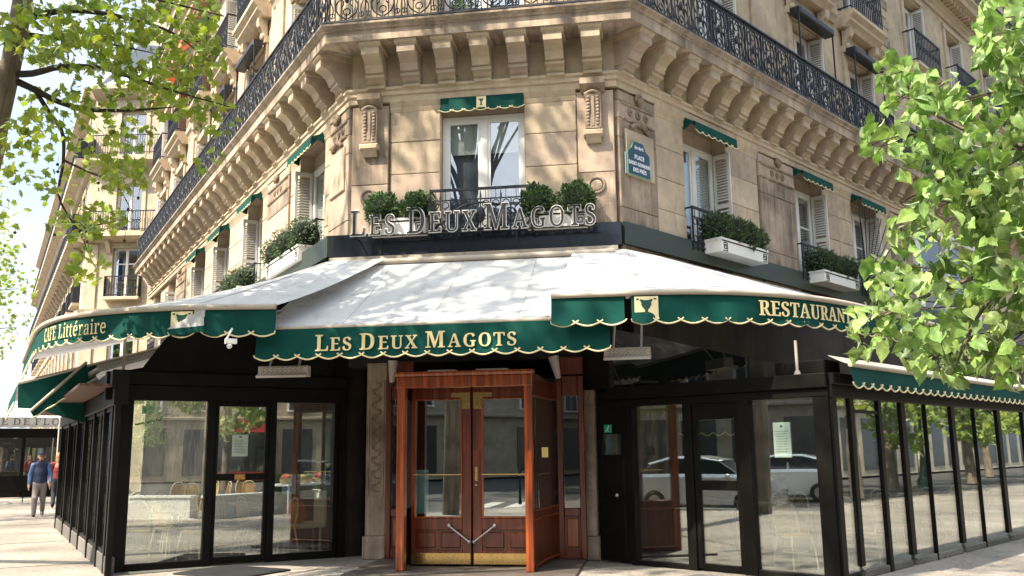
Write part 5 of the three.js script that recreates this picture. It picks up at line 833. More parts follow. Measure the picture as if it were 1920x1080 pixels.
// ---------- what stands opposite, seen in the glass ----------
const ochre = std(0.46, 0.40, 0.33, 0.9, { map: T.stone });
function facade(name, label, fr, x0, x1, floors, depth, o = {}) {
  const c = fr.p((x0 + x1) / 2, 0, 0), th = thing(name, label, 'building', c), H = 4.2 + floors * 3.2;
  part(th, 'wall', new MB().box(x0, x1, 0, H, -depth, 0), o.mat || ochre, fr); part(th, 'cornice', new MB().prism([[0, H - 0.6], [0.2, H - 0.5], [0.5, H - 0.1], [0.5, H], [0, H]], x0, x1).prism([[0, 4.0], [0.25, 4.05], [0.25, 4.2], [0, 4.25]], x0, x1), o.mat || ochre, fr); part(th, 'roof', new MB().prism([[0, H], [-1.6, H + 3], [-depth, H + 3.2], [-depth, H]], x0, x1), M.zinc, fr);
  for (let x = x0 + 1.6; x < x1 - 1.2; x += o.step || 2.9) { for (let f = 0; f < floors; f++) { const y = 4.7 + f * 3.2, w = part(th, 'window', new MB().box(x - 0.75, x + 0.75, y - 0.12, y, 0, 0.14).box(x - 0.75, x - 0.6, y, y + 2.2, 0, 0.07).box(x + 0.6, x + 0.75, y, y + 2.2, 0, 0.07).box(x - 0.75, x + 0.75, y + 2.2, y + 2.36, 0, 0.1).box(x - 0.03, x + 0.03, y, y + 2.2, 0.005, 0.03), M.white, fr); w.add(mesh('pane', new MB().box(x - 0.6, x + 0.6, y, y + 2.2, 0, 0.012), std(0.05, 0.06, 0.07, 0.1))); w.add(mesh('guard', new MB().box(x - 0.62, x + 0.62, y + 0.85, y + 0.9, 0.15, 0.18).box(x - 0.62, x + 0.62, y + 0.1, y + 0.13, 0.15, 0.18).box(x - 0.3, x - 0.27, y, y + 0.9, 0.15, 0.17).box(x + 0.27, x + 0.3, y, y + 0.9, 0.15, 0.17), M.iron)); } part(th, 'shop_front', new MB().box(x - 1.0, x + 1.0, 0.4, 3.4, 0, 0.05), std(0.04, 0.045, 0.05, 0.2), fr); }
  return th;
}
const opp = FL.p(0, 0, 36), FO = frame(opp.x, opp.z, LD.x, LD.z);
facade('apartment_building', 'pale apartment building across the boulevard seen only in the glass', FO, -34, -4, 4, 12); facade('apartment_building', 'second pale apartment building across the boulevard seen only in the glass', FO, -3.6, 30, 5, 12); facade('apartment_building', 'third apartment building across the boulevard with wide shop fronts, seen only in the glass', FO, -78, -34.4, 4, 12, { step: 4.2 }); facade('apartment_building', 'fourth apartment building across the boulevard, farthest along, seen only in the glass', FO, -130, -78.4, 5, 12, { step: 5.2 });
const FX = frame(34, 17, -0.59, 0.807);
facade('corner_house', 'stone corner house closing the square behind the viewer, seen only in the left terrace glass', FX, -30, 26, 4, 10, { step: 3.2, mat: std(0.42, 0.36, 0.28, 0.9, { map: T.stone }) });
{ const FS = frame(34 - 0.807 * 0.1, 17 - 0.59 * 0.1, -0.59, 0.807), th = thing('shop_front', 'red painted shop front on the corner house, seen only in the left terrace glass', 'shop', FS.p(1, 0, 0.1)); part(th, 'board', new MB().slab(-1.2, 2.2, 0, 4.0, 0.1, 0.3, 0.02), M.red, FS); for (const x of [0.5]) part(th, 'pane', new MB().box(x - 1.9, x + 1.9, 0.6, 3.2, 0.3, 0.32), M.darkGlass, FS); }
const op2 = FR.p(0, 0, 21.5), FO2 = frame(op2.x, op2.z, -RD.x, -RD.z);
facade('church_house', 'bright stone building across the square seen only in the terrace glass', FO2, -118, -52, 3, 12, { mat: std(0.62, 0.56, 0.46, 0.9, { map: T.stone }) }); facade('church_house', 'low bright stone house across the square seen only in the terrace glass', FO2, -51.5, -14, 2, 12, { mat: std(0.62, 0.56, 0.46, 0.9, { map: T.stone }) });
// ---------- parked cars on the boulevard ----------
function makeCar(label, paint) {
  const t = thing('parked_car', label, 'car', V(0, 0, 0)), cm = phy(...paint, 0.25, { metalness: 0.3, clearcoat: 1, clearcoatRoughness: 0.05 }), X = (m) => new THREE.Matrix4().makeTranslation(0, 0, m);
  const low = new THREE.Shape([[-2.05, 0.3], [-2.1, 0.62], [-2.02, 0.86], [-1.2, 0.98], [0.9, 1.0], [1.75, 0.98], [1.98, 0.85], [2.02, 0.5], [1.95, 0.28], [1.68, 0.26], [1.6, 0.48], [1.42, 0.6], [1.2, 0.6], [1.02, 0.48], [0.94, 0.24], [-0.94, 0.24], [-1.02, 0.48], [-1.2, 0.6], [-1.42, 0.6], [-1.6, 0.48], [-1.68, 0.26]].map((p) => new THREE.Vector2(...p)));
  part(t, 'body', new MB().ext(low, 1.5, 0.09, X(-0.75)), cm);
  const cab = new THREE.Shape([[-1.25, 0.98], [-0.55, 1.42], [0.0, 1.5], [0.8, 1.49], [1.4, 1.34], [1.82, 0.98]].map((p) => new THREE.Vector2(...p)));
  part(t, 'window', new MB().ext(cab, 1.28, 0.07, X(-0.64)), std(0.02, 0.025, 0.03, 0.05));
  const roof = new THREE.Shape([[-0.62, 1.44], [0.0, 1.53], [0.8, 1.52], [1.45, 1.36], [1.4, 1.30], [0.8, 1.45], [0, 1.46], [-0.56, 1.38]].map((p) => new THREE.Vector2(...p))); part(t, 'roof', new MB().ext(roof, 1.26, 0.06, X(-0.63)), cm);
  part(t, 'pillar', new MB().bar([-1.22, 1.0, 0.7], [-0.58, 1.42, 0.66], 0.05, 0.05).bar([-1.22, 1.0, -0.7], [-0.58, 1.42, -0.66], 0.05, 0.05).bar([0.3, 1.0, 0.71], [0.3, 1.46, 0.68], 0.07, 0.04).bar([0.3, 1.0, -0.71], [0.3, 1.46, -0.68], 0.07, 0.04).bar([1.7, 1.0, 0.68], [1.35, 1.36, 0.64], 0.14, 0.06).bar([1.7, 1.0, -0.68], [1.35, 1.36, -0.64], 0.14, 0.06), cm);
  for (const [x, z] of [[-1.3, 0.8], [-1.3, -0.8], [1.3, 0.8], [1.3, -0.8]]) { const w = part(t, 'wheel', new MB().add(new THREE.TorusGeometry(0.24, 0.085, 8, 20), new THREE.Matrix4().makeTranslation(x, 0.32, z)), M.blackMatt); w.add(mesh('rim', new MB().add(new THREE.CylinderGeometry(0.2, 0.2, 0.1, 14), new THREE.Matrix4().makeRotationX(Math.PI / 2).setPosition(x, 0.32, z)), M.steel)); }
  for (const z of [-0.6, 0.6]) { part(t, 'headlight', new MB().ball(-2.05, 0.72, z, 0.1, 0.08, 0.18), M.white); part(t, 'tail_light', new MB().ball(1.97, 0.82, z, 0.07, 0.12, 0.16), M.red); part(t, 'mirror', new MB().ball(-0.85, 1.02, z * 1.5, 0.08, 0.07, 0.1), cm); }
  part(t, 'bumper', new MB().slab(-0.82, 0.82, 0.3, 0.46, 0, 0.06, 0.02).g[0].rotateY(Math.PI / 2).translate(2.03, 0, 0), M.black); part(t, 'plate', new MB().box(2.09, 2.1, 0.5, 0.6, -0.25, 0.25), M.white);
  return t;
}
const car = makeCar('silver white hatchback parked at the kerb, seen in the right terrace glass', [0.62, 0.64, 0.66]);
car.position.copy(FL.p(0.5, -0.13, 10.6)); car.rotation.y = FL.a + Math.PI;
const car2 = makeCar('white saloon car on the far side of the boulevard, seen in the right terrace glass', [0.75, 0.75, 0.74]); car2.position.copy(FL.p(1.5, -0.13, 17)); car2.rotation.y = FL.a;
const car3 = makeCar('dark blue car parked behind the silver hatchback on the boulevard', [0.02, 0.035, 0.08]); car3.position.copy(FL.p(6.2, -0.13, 10.6)); car3.rotation.y = FL.a + Math.PI;
// bollards and a lamp post on the square
const bol = thing('bollard', 'slim dark bollard at the kerb beside the crossing', 'bollard', V(-6.4, 0, 2), 0, 'kerb bollards'); part(bol, 'post', new MB().lathe([[0.06, 0], [0.06, 0.1], [0.04, 0.12], [0.04, 0.95], [0.055, 0.98], [0.055, 1.05], [0.001, 1.12]], 0, 0, 0, 12), M.iron); part(bol, 'band', new MB().ring(0, 0, 0, 0.042, 0.008, 14).g[0].rotateX(Math.PI / 2).translate(0, 0.9, 0), M.white);
[[-4.4, 3.2, 'second from the left'], [-2.4, 4.3, 'third from the left'], [1.5, 3.5, 'farthest right']].forEach((p) => copyOf(bol, 'slim dark kerb bollard, ' + p[2] + ' of the four at the crossing', V(p[0], 0, p[1]), 0));
{ const th = thing('street_lamp', 'tall green street lamp with a lantern on the square, seen in the terrace glass', 'street lamp', V(25.6, 0, -29.9)); part(th, 'post', new MB().lathe([[0.3, 0], [0.3, 0.3], [0.18, 0.5], [0.14, 1.1], [0.07, 1.4], [0.05, 3.6]], 0, 0, 0, 12), M.greenPaint); const l = part(th, 'lantern', new MB().lathe([[0.1, 3.6], [0.2, 4.1], [0.22, 4.15], [0.05, 4.4], [0.01, 4.5]], 0, 0, 0, 6), M.glass); l.add(mesh('cap', new MB().lathe([[0.24, 4.14], [0.06, 4.42], [0.001, 4.55]], 0, 0, 0, 6), M.greenPaint)); }
// planted terrace boxes on the square with chairs
{
  const g = 'outdoor terrace boxes on the square', mk = (p, a, l) => { const th = thing('terrace_planter', l, 'planter', p, a, g); part(th, 'box', new MB().slab(-0.9, 0.9, 0, 0.55, -0.2, 0.2, 0.01), M.white); part(th, 'rim', new MB().box(-0.93, 0.93, 0.55, 0.6, -0.23, 0.23), M.white); for (const s of [-1, 1]) part(th, 'key_ornament', new MB().box(s * 0.7 - 0.06, s * 0.7 + 0.06, 0.12, 0.16, 0.2, 0.21).box(s * 0.7 - 0.06, s * 0.7 + 0.06, 0.38, 0.42, 0.2, 0.21).box(s * 0.7 - 0.08, s * 0.7 - 0.05, 0.12, 0.42, 0.2, 0.21).box(s * 0.7 + 0.05, s * 0.7 + 0.08, 0.12, 0.42, 0.2, 0.21), M.black); };
  [[2.6, -6.35, 0.15], [4.6, -6.7, 0.2], [6.6, -6.9, 0.1], [1.5, -4.9, 1.35]].forEach(([x, z, a], i) => { const w = ['nearest the camera', 'in the middle of the row', 'farthest along the row', 'turned across the end of the row'][i]; mk(V(x, 0, z), a, 'white outdoor terrace planter box ' + w); if (i === 1 || i === 2) bush('rounded green shrub in the outdoor planter box ' + w, V(x, 0, z), a, [[-0.5, 0.78, 0, 0.28], [0.15, 0.8, 0, 0.3], [0.6, 0.76, 0, 0.24]], 'shrubs in the outdoor terrace boxes'); });
  [[2.4, -5.2], [3.3, -5.4], [4.3, -5.6], [5.4, -5.8], [3.0, -4.0], [4.2, -4.2], [5.4, -4.5], [6.6, -4.8]].forEach(([x, z], i) => putAt(ch0, false, V(x, 0, z), rr(0, 6), 'rattan chair of the outdoor terrace, ' + ['first', 'second', 'third', 'fourth'][i % 4] + (i < 4 ? ' of the front row' : ' of the back row') + ' counted from the door', 'outdoor terrace chairs'));
}

// sunlit produce table on the square, mirrored in the left terrace
{
  const th = thing('display_table', 'sunlit table of baskets on the square, seen in the left terrace glass', 'table', V(4.6, 0, -7.5), 0.2); part(th, 'table_top', new MB().slab(-1.3, 1.3, 0.78, 0.84, -0.4, 0.4, 0.01), M.white); for (const [x, z] of [[-1.2, -0.3], [1.2, -0.3], [-1.2, 0.3], [1.2, 0.3]]) part(th, 'leg', new MB().rod([x, 0, z], [x, 0.78, z], 0.03), M.white);
  const cols = [M.orange, M.rattan, std(0.55, 0.42, 0.05, 0.6), std(0.12, 0.3, 0.04, 0.7), M.red, M.rattanPale];
  for (let i = 0; i < 8; i++) { const b = thing('basket', ['leftmost', 'second', 'third', 'fourth', 'fifth', 'sixth', 'seventh', 'rightmost'][i] + ' basket on the sunlit table on the square', 'basket', V(4.6, 0.84, -7.5).add(V(-1.1 + i * 0.31, 0, 0.06 * (i % 2 ? 1 : -1)).applyAxisAngle(V(0, 1, 0), 0.2)), rr(0, 6), 'baskets on the square table'); part(b, 'wicker', new MB().lathe([[0.10, 0], [0.15, 0.02], [0.16, 0.14], [0.14, 0.14]], 0, 0, 0, 12), M.rattan); const m = new MB(); for (let k = 0; k < 9; k++) m.ball(rr(-0.09, 0.09), 0.15 + rr(0, 0.08), rr(-0.09, 0.09), rr(0.04, 0.06)); part(b, 'fruit', m, cols[i % 6]); }
}
// ---------- the next buildings along the boulevard ----------
{
  const b = thing('neighbour_building', 'sunlit cream apartment building down the boulevard with balconies and shutters', 'building', FL.p(-33, 0, 0)), c0 = FL.p(-33, 0, 0.0), FB = frame(c0.x - 1.35, c0.z + 0.675, 0.9927, -0.1208), W = 6;
  const m2 = M.stoneFar; // chamfered corner wing that faces the street, then the long facade
  const wins = [[1.35, 2.6], [4.3, 5.5]];
  const wallPiece = (fr, x0, x1, ws, name = 'wall') => { const m = new MB(); for (const [y0, y1, a, d] of [[0, 4.6, 0, 4.0], [4.6, 8.6, 5.2, 7.9], [8.6, 11.9, 9.1, 11.5], [11.9, 15.2, 12.4, 14.7], [15.2, 19.5, 16.1, 18.4]]) { let s = x0; for (const [p, q] of [...ws, [x1, x1]]) { if (p > s) m.box(s, p, y0, y1, -0.4, 0); if (q > p) { m.box(p, q, d, y1, -0.4, 0); if (a > y0) m.box(p, q, y0, a, -0.4, 0); } s = q; } } return part(b, name, m, m2, fr); };
  wallPiece(FB, 0, W, wins);
  const fl = FL.p(-34.2, 0, 0.25), FN = frame(FB.o.x, FB.o.z, -LD.x, -LD.z), nw = []; for (let s = -46; s < -1.5; s += 3.3) nw.push([s, s + 1.3]);
  wallPiece(FN, -48, 0, nw);
  const winAt = (fr, x0, x1, y0, y1) => { const w = part(b, 'window', new MB().box(x0, x0 + 0.08, y0, y1, -0.24, -0.16).box(x1 - 0.08, x1, y0, y1, -0.24, -0.16).box(x0, x1, y1 - 0.08, y1, -0.24, -0.16).box((x0 + x1) / 2 - 0.06, (x0 + x1) / 2 + 0.06, y0, y1, -0.24, -0.15).box(x0, x1, y0 + (y1 - y0) * 0.68, y0 + (y1 - y0) * 0.68 + 0.05, -0.23, -0.17), M.white, fr); w.add(mesh('pane', pane(x0 + 0.08, x1 - 0.08, y0, y1 - 0.08, -0.2), M.glassWin)); w.add(mesh('dark_backing', new MB().box(x0 - 0.3, x1 + 0.3, y0 - 0.2, y1 + 0.2, -1.3, -1.25), M.room)); part(b, 'window_surround', new MB().box(x0 - 0.2, x0, y0, y1, -0.05, 0.05).box(x1, x1 + 0.2, y0, y1, -0.05, 0.05).box(x0 - 0.25, x1 + 0.25, y1, y1 + 0.25, -0.05, 0.09), m2, fr); };
  const rail = (fr, x0, x1, y, z) => { const m = new MB().box(x0, x1, y + 0.95, y + 1.0, z - 0.02, z + 0.02).box(x0, x1, y + 0.08, y + 0.11, z - 0.015, z + 0.015); for (let x = x0; x <= x1; x += 0.12) m.box(x - 0.011, x + 0.011, y, y + 0.97, z - 0.01, z + 0.01); for (let x = x0 + 0.18; x < x1 - 0.1; x += 0.36) m.ring(x, y + 0.5, z, 0.12, 0.012, 10); for (const x of [x0, x1]) m.box(x - 0.012, x + 0.012, y, y + 1, 0, z); part(b, 'balcony_rail', m, M.iron, fr); };
  for (const [fr, ws, x0, x1] of [[FB, wins, 0, W], [FN, nw, -48, 0]]) {
    for (const [p, q] of ws) for (const [y0, y1] of [[5.2, 7.9], [9.1, 11.5], [12.4, 14.7], [16.1, 18.4]]) winAt(fr, p, q, y0, y1);
    part(b, 'balcony_slab', new MB().prism([[-0.1, 11.75], [0.5, 11.85], [0.75, 11.95], [0.75, 12.15], [-0.1, 12.2]], x0, x1), m2, fr); rail(fr, x0 + 0.1, x1 - 0.1, 12.2, 0.65);
    part(b, 'cornice', new MB().prism([[-0.1, 15.2], [0.2, 15.3], [0.3, 15.5], [0.75, 15.7], [0.75, 15.95], [-0.1, 16.0]], x0, x1), m2, fr); rail(fr, x0 + 0.1, x1 - 0.1, 16.0, 0.65);
    part(b, 'cornice', new MB().prism([[-0.1, 19.0], [0.2, 19.1], [0.6, 19.4], [0.6, 19.6], [-0.1, 19.7]], x0, x1), m2, fr); part(b, 'string_course', new MB().prism([[-0.1, 8.3], [0.15, 8.35], [0.2, 8.55], [-0.1, 8.6]], x0, x1).prism([[-0.1, 4.4], [0.2, 4.45], [0.25, 4.65], [-0.1, 4.7]], x0, x1), m2, fr);
    part(b, 'roof', new MB().prism([[0, 19.7], [-1.8, 22.4], [-6, 23], [-6, 19.7]], x0, x1), M.zinc, fr);
    for (const [p, q] of ws) { rail(fr, p - 0.2, q + 0.2, 9.1, 0.3); part(b, 'window_ledge', new MB().slab(p - 0.25, q + 0.25, 8.95, 9.1, -0.05, 0.36, 0.02), m2, fr); for (const xx of [p - 0.15, q + 0.15]) part(b, 'scroll_console', new MB().prism([[0.02, 11.2], [0.15, 11.25], [0.45, 11.7], [0.45, 11.8], [0.02, 11.8]], xx - 0.1, xx + 0.1), m2, fr); }
  }
  for (const x of [0.35, 3.45, 5.8]) part(b, 'pilaster', new MB().slab(x - 0.3, x + 0.3, 4.7, 11.7, -0.02, 0.08, 0.02), m2, FB);
  part(b, 'dark_backing_wall', new MB().box(-48, -1.4, 0, 19.5, -1.45, -1.4), M.room, FN); part(b, 'dark_backing_wall', new MB().box(1.4, W + 8, 0, 19.5, -1.45, -1.4), M.room, FB);
  part(b, 'wall', new MB().box(W, W + 12, 0, 19.5, -0.4, 0), m2, FB);
  for (const [x, z, h] of [[2, -3, 25.5], [-12, -3, 25.5], [-28, -3, 25]]) { part(b, 'chimney', new MB().slab(x - 0.8, x + 0.8, 20, h, z - 0.3, z + 0.3, 0.02), m2, x > 0 ? FB : FN); }
  // white cafe canopy at its foot
  const a = thing('awning', 'white awning of the next cafe with dark capital letters at the end of the pavement', 'awning', V(0, 0, 0)), fa = FL.p(-29.5, 0, 0), FA = frame(fa.x, fa.z, -LN.x, -LN.z);
  const P = polyPath([0, 1, 2].map((i) => { const q = FA.p(-6.6 + i * 2.25, 0, 0); return [q.x, q.z]; }));
  canopy(a, (t) => FA.p(-6.2 + t * 4.2, 3.95, -2.6), (t) => FA.p(-6.6 + t * 4.5, 3.32, 0), 12, 5, 0.04);
  const v = new MB(); for (let i = 0; i < 36; i++) { const s0 = i / 36 * P.L, s1 = (i + 1) / 36 * P.L, lo = (s) => 2.92 - 0.05 * Math.abs(Math.sin(s * 7)); const A = P.at(s0), B = P.at(s1); v.quad([A.p.x, lo(s0), A.p.z], [B.p.x, lo(s1), B.p.z], [B.p.x, 3.32, B.p.z], [A.p.x, 3.32, A.p.z]); } part(a, 'valance', v, M.canvas);
  textOn(a, 'CAFE DE FLO', P, 1.12, 3.0, 0.27, fontSerif, darkInk, { sx: 1.15, gap: 0.06, out: 0.02 });
  part(a, 'support_pole', new MB().rod(FA.p(-2.3, 0, 0.02), FA.p(-2.3, 3.3, 0.02), 0.025), M.white);
  const s = thing('glass_terrace', 'dark glazed front of the next cafe under its white awning', 'glass terrace', FA.p(-3.5, 0, -1.6)); part(s, 'post', new MB().slab(-5.2, -5.0, 0, 2.9, -1.6, -1.5, 0.01).slab(-3.6, -3.45, 0, 2.9, -1.6, -1.5, 0.01).slab(-1.6, -1.4, 0, 2.9, -1.6, -1.5, 0.01), M.black, FA); part(s, 'sill', new MB().slab(-5.2, -1, 0, 0.5, -1.62, -1.54, 0.01), M.black, FA); part(s, 'beam', new MB().slab(-5.2, -1, 2.5, 2.9, -1.62, -1.54, 0.01), M.black, FA); part(s, 'pane', pane(-5.0, -3.6, 0.5, 2.5, -1.57), M.glassSide, FA); part(s, 'pane', pane(-3.45, -1.6, 0.5, 2.5, -1.57), M.glassSide, FA); part(s, 'back_wall', new MB().box(-5.2, -1, 0, 2.9, -3.6, -3.5), M.room, FA);
  const pb = thing('menu_board', 'low dark board standing on the pavement before the next cafe', 'board', FL.p(-25.5, 0, 4.2), FL.a + 1.5); part(pb, 'board', new MB().slab(-0.7, 0.7, 0.4, 1.0, 0, 0.04, 0.01), M.black); part(pb, 'leg', new MB().rod([-0.6, 0, 0.02], [-0.6, 0.4, 0.02], 0.02).rod([0.6, 0, 0.02], [0.6, 0.4, 0.02], 0.02), M.black);
  const bp = thing('sign_post', 'thin grey post on the pavement before the next cafe', 'post', FL.p(-22.6, 0, 4.75)); part(bp, 'post', new MB().rod([0, 0, 0], [0, 1.5, 0], 0.03, 8), M.zinc); part(bp, 'cap', new MB().ball(0, 1.52, 0, 0.05), M.zinc);
}

// ---------- trees ----------
const planeLeaf = (() => { // five-lobed leaf, about 0.15 across
  const pts = [[0, -0.05], [0.03, -0.055], [0.075, -0.05], [0.06, -0.02], [0.10, 0.015], [0.055, 0.025], [0.05, 0.05], [0.02, 0.045], [0, 0.10], [-0.02, 0.045], [-0.05, 0.05], [-0.055, 0.025], [-0.10, 0.015], [-0.06, -0.02], [-0.075, -0.05], [-0.03, -0.055]], s = new THREE.ShapeGeometry(new THREE.Shape(pts.map((p) => new THREE.Vector2(...p)))).toNonIndexed(), p = s.attributes.position;
  for (let i = 0; i < p.count; i++) p.setZ(i, -Math.abs(p.getX(i)) * 0.25 - p.getY(i) * p.getY(i) * 1.2); s.computeVertexNormals(); return boxUV(s);
})();
const lindenLeaf = (() => { // heart-shaped, curved along its midrib, with a short tip
  const N = 8, M2 = 3, P = (i, j) => { const t = i / N, y = -0.045 + t * 0.105, w = 0.050 * Math.pow(Math.sin(Math.PI * Math.min(1, t * 0.92 + 0.12)), 0.75) * (1 - 0.35 * t) * (i === N ? 0 : 1), x = w * j / M2 * (1 + 0.05 * Math.sin(i * 2.7 + j)), dip = i === 0 ? 0.012 * (Math.abs(j) / M2) : 0; return [x, y - dip + (i === N ? 0.008 : 0), 0.30 * Math.abs(x) * (1 - t * 0.5) - 4.2 * (y - 0.0) * (y - 0.0) + 0.0016 * Math.sin(j * 1.3 + i * 0.9)]; }, m = new MB();
  for (let i = 0; i < N; i++) for (let j = -M2; j < M2; j++) m.quad(P(i, j), P(i, j + 1), P(i + 1, j + 1), P(i + 1, j)); const g = m.build(); g.deleteAttribute('normal'); const u = mergeVertices(g, 1e-4); u.computeVertexNormals(); return u;
})();
const tmpM = new THREE.Matrix4(), tmpQ = new THREE.Quaternion(), tmpC = new THREE.Color();
function leafPose(p, size, droop) { const up = V(rr(-1, 1), rr(-0.2, 1.1), rr(-1, 1)).normalize(), dir = V(rr(-1, 1), -droop + rr(-0.6, 0.6), rr(-1, 1)).normalize(), x = dir.clone().cross(up).normalize(), z = x.clone().cross(dir).normalize(); tmpM.makeBasis(x.multiplyScalar(size), dir.multiplyScalar(size), z.multiplyScalar(size)); tmpM.setPosition(p); return tmpM; }
function foliage(th, name, geo, mat, spots, tone = [0.7, 1.3]) { const im = new THREE.InstancedMesh(geo, mat, spots.length); spots.forEach(([p, s, d], i) => { im.setMatrixAt(i, leafPose(p, s, d ?? 0.4)); const t = rr(...tone); im.setColorAt(i, tmpC.setRGB(t * rr(0.85, 1.15), t, t * 0.9)); }); im.name = name; im.userData.kind = 'stuff'; im.castShadow = im.receiveShadow = true; th.add(im); return im; }
function leafPart(th, geo, mat, p, s, d) { const o = new THREE.Mesh(geo, mat); o.name = 'leaf'; leafPose(p, s, d).decompose(o.position, o.quaternion, o.scale); th.add(o); }
function ball3(c, r) { let v; do v = V(rr(-1, 1), rr(-1, 1), rr(-1, 1)); while (v.length() > 1); return V(c.x + v.x * r[0], c.y + v.y * r[1], c.z + v.z * r[2]); }
// a whole street tree: trunk, limbs that fork twice, leaf sprays round the twig ends
function streetTree(label, x, z, H, R, n, clumps, opt = {}) {
  const th = thing('plane_tree', label, 'tree', V(x, 0, z)), base = opt.crownBase ?? 0.42; const L = (p) => p.clone().sub(th.position);
  part(th, 'trunk', new MB().tube([[0, -0.05, 0], [0.05, H * 0.2, 0.05], [opt.lean ? opt.lean[0] * 0.5 : 0, H * 0.45, opt.lean ? opt.lean[1] * 0.5 : 0], [opt.lean ? opt.lean[0] : 0.1, H * 0.75, opt.lean ? opt.lean[1] : 0]], 0.24, 14, 9, 0.1), M.bark);
  const ends = [], br = new MB(), c = V(opt.lean ? opt.lean[0] : 0, H * (base + 1) / 2, opt.lean ? opt.lean[1] : 0), ry = H * (1 - base) / 2;
  for (let i = 0; i < clumps; i++) { const e = ball3(c, [R, ry, R]); const a = V(0, H * rr(0.35, 0.65), 0); const mid = a.clone().lerp(e, 0.5).add(V(rr(-0.4, 0.4), rr(0.1, 0.8), rr(-0.4, 0.4))); br.tube([a, mid, e], 0.07, 7, 5, 0.012); ends.push(e); }
  part(th, 'limbs', br, M.barkDark);
  const spots = []; for (let i = 0; i < n; i++) { const e = pick(ends), q = ball3(e, [1.0 * R / 4, 0.75 * R / 4, 1.0 * R / 4]); spots.push([q, rr(0.9, 1.5) * (opt.big || 1)]); }
  foliage(th, 'crown', planeLeaf, opt.mat || M.leafB, spots); return th;
}
const tB = FL.p(2.6, 0, 8.2), tC = FL.p(9.5, 0, 8.4), tD = FL.p(-14, 0, 7.9), tE = FL.p(-24, 0, 7.9), tF = FL.p(-38, 0, 7.9);
streetTree('tall plane tree by the kerb whose crown shades the corner', tB.x, tB.z, 19, 4.4, 3000, 50, { crownBase: 0.5, lean: [0.6, -0.6] });
streetTree('plane tree farther along the kerb towards the square whose shade falls on the awnings', tC.x, tC.z, 20, 4.2, 2500, 44, { crownBase: 0.56 });
streetTree('plane tree down the boulevard at the left edge of the picture', tD.x, tD.z, 15, 3.6, 1300, 40, { mat: M.leafA, crownBase: 0.3 });
streetTree('second plane tree down the boulevard, paler behind the first', tE.x, tE.z, 13, 4.6, 2000, 44, { mat: M.leafA, crownBase: 0.25 });
streetTree('third plane tree down the boulevard, farthest of the row', tF.x, tF.z, 13, 5.0, 2400, 46, { mat: M.leafA, crownBase: 0.25 });
for (const [p, l] of [[FR.p(20, 0, 12.0), 'plane tree on the square nearest the kerb, seen in the terrace glass'], [FR.p(27, 0, 13.5), 'plane tree on the square before the street lamp, seen in the terrace glass'], [FR.p(35, 0, 13), 'plane tree on the square behind the street lamp, seen in the terrace glass'], [FR.p(46, 0, 15.5), 'farthest plane tree on the square, seen in the terrace glass']]) streetTree(l, p.x, p.z, 10, 3.4, 1800, 34, { mat: M.leafA, crownBase: 0.16, big: 1.6 });
streetTree('unseen plane tree added behind the viewer to dapple the pavement with shade', 1.5, 6.5, 15, 4.2, 1800, 40, { crownBase: 0.4 });  // out of view, added for the shade it casts on the ground
const ord = ['first', 'second', 'third', 'fourth', 'fifth', 'sixth', 'seventh', 'eighth'];
for (let i = 0; i < 8; i++) { const p = FL.p(52 - i * 9.5, 0, 25); streetTree(ord[i] + ' plane tree in the row across the boulevard, seen in the glass', p.x, p.z, 13, 3.8, 800, 30, { crownBase: 0.3, big: 2.2 }); }
[[13, 3.0], [20, 8], [9, 8.5], [24, -1], [16, -4.5]].forEach(([x, z], i) => streetTree(ord[i] + ' plane tree of the group on the square behind the viewer, seen in the glass', x, z, 11, 3.2, 900, 30, { mat: M.leafA, crownBase: 0.22, big: 1.8 }));
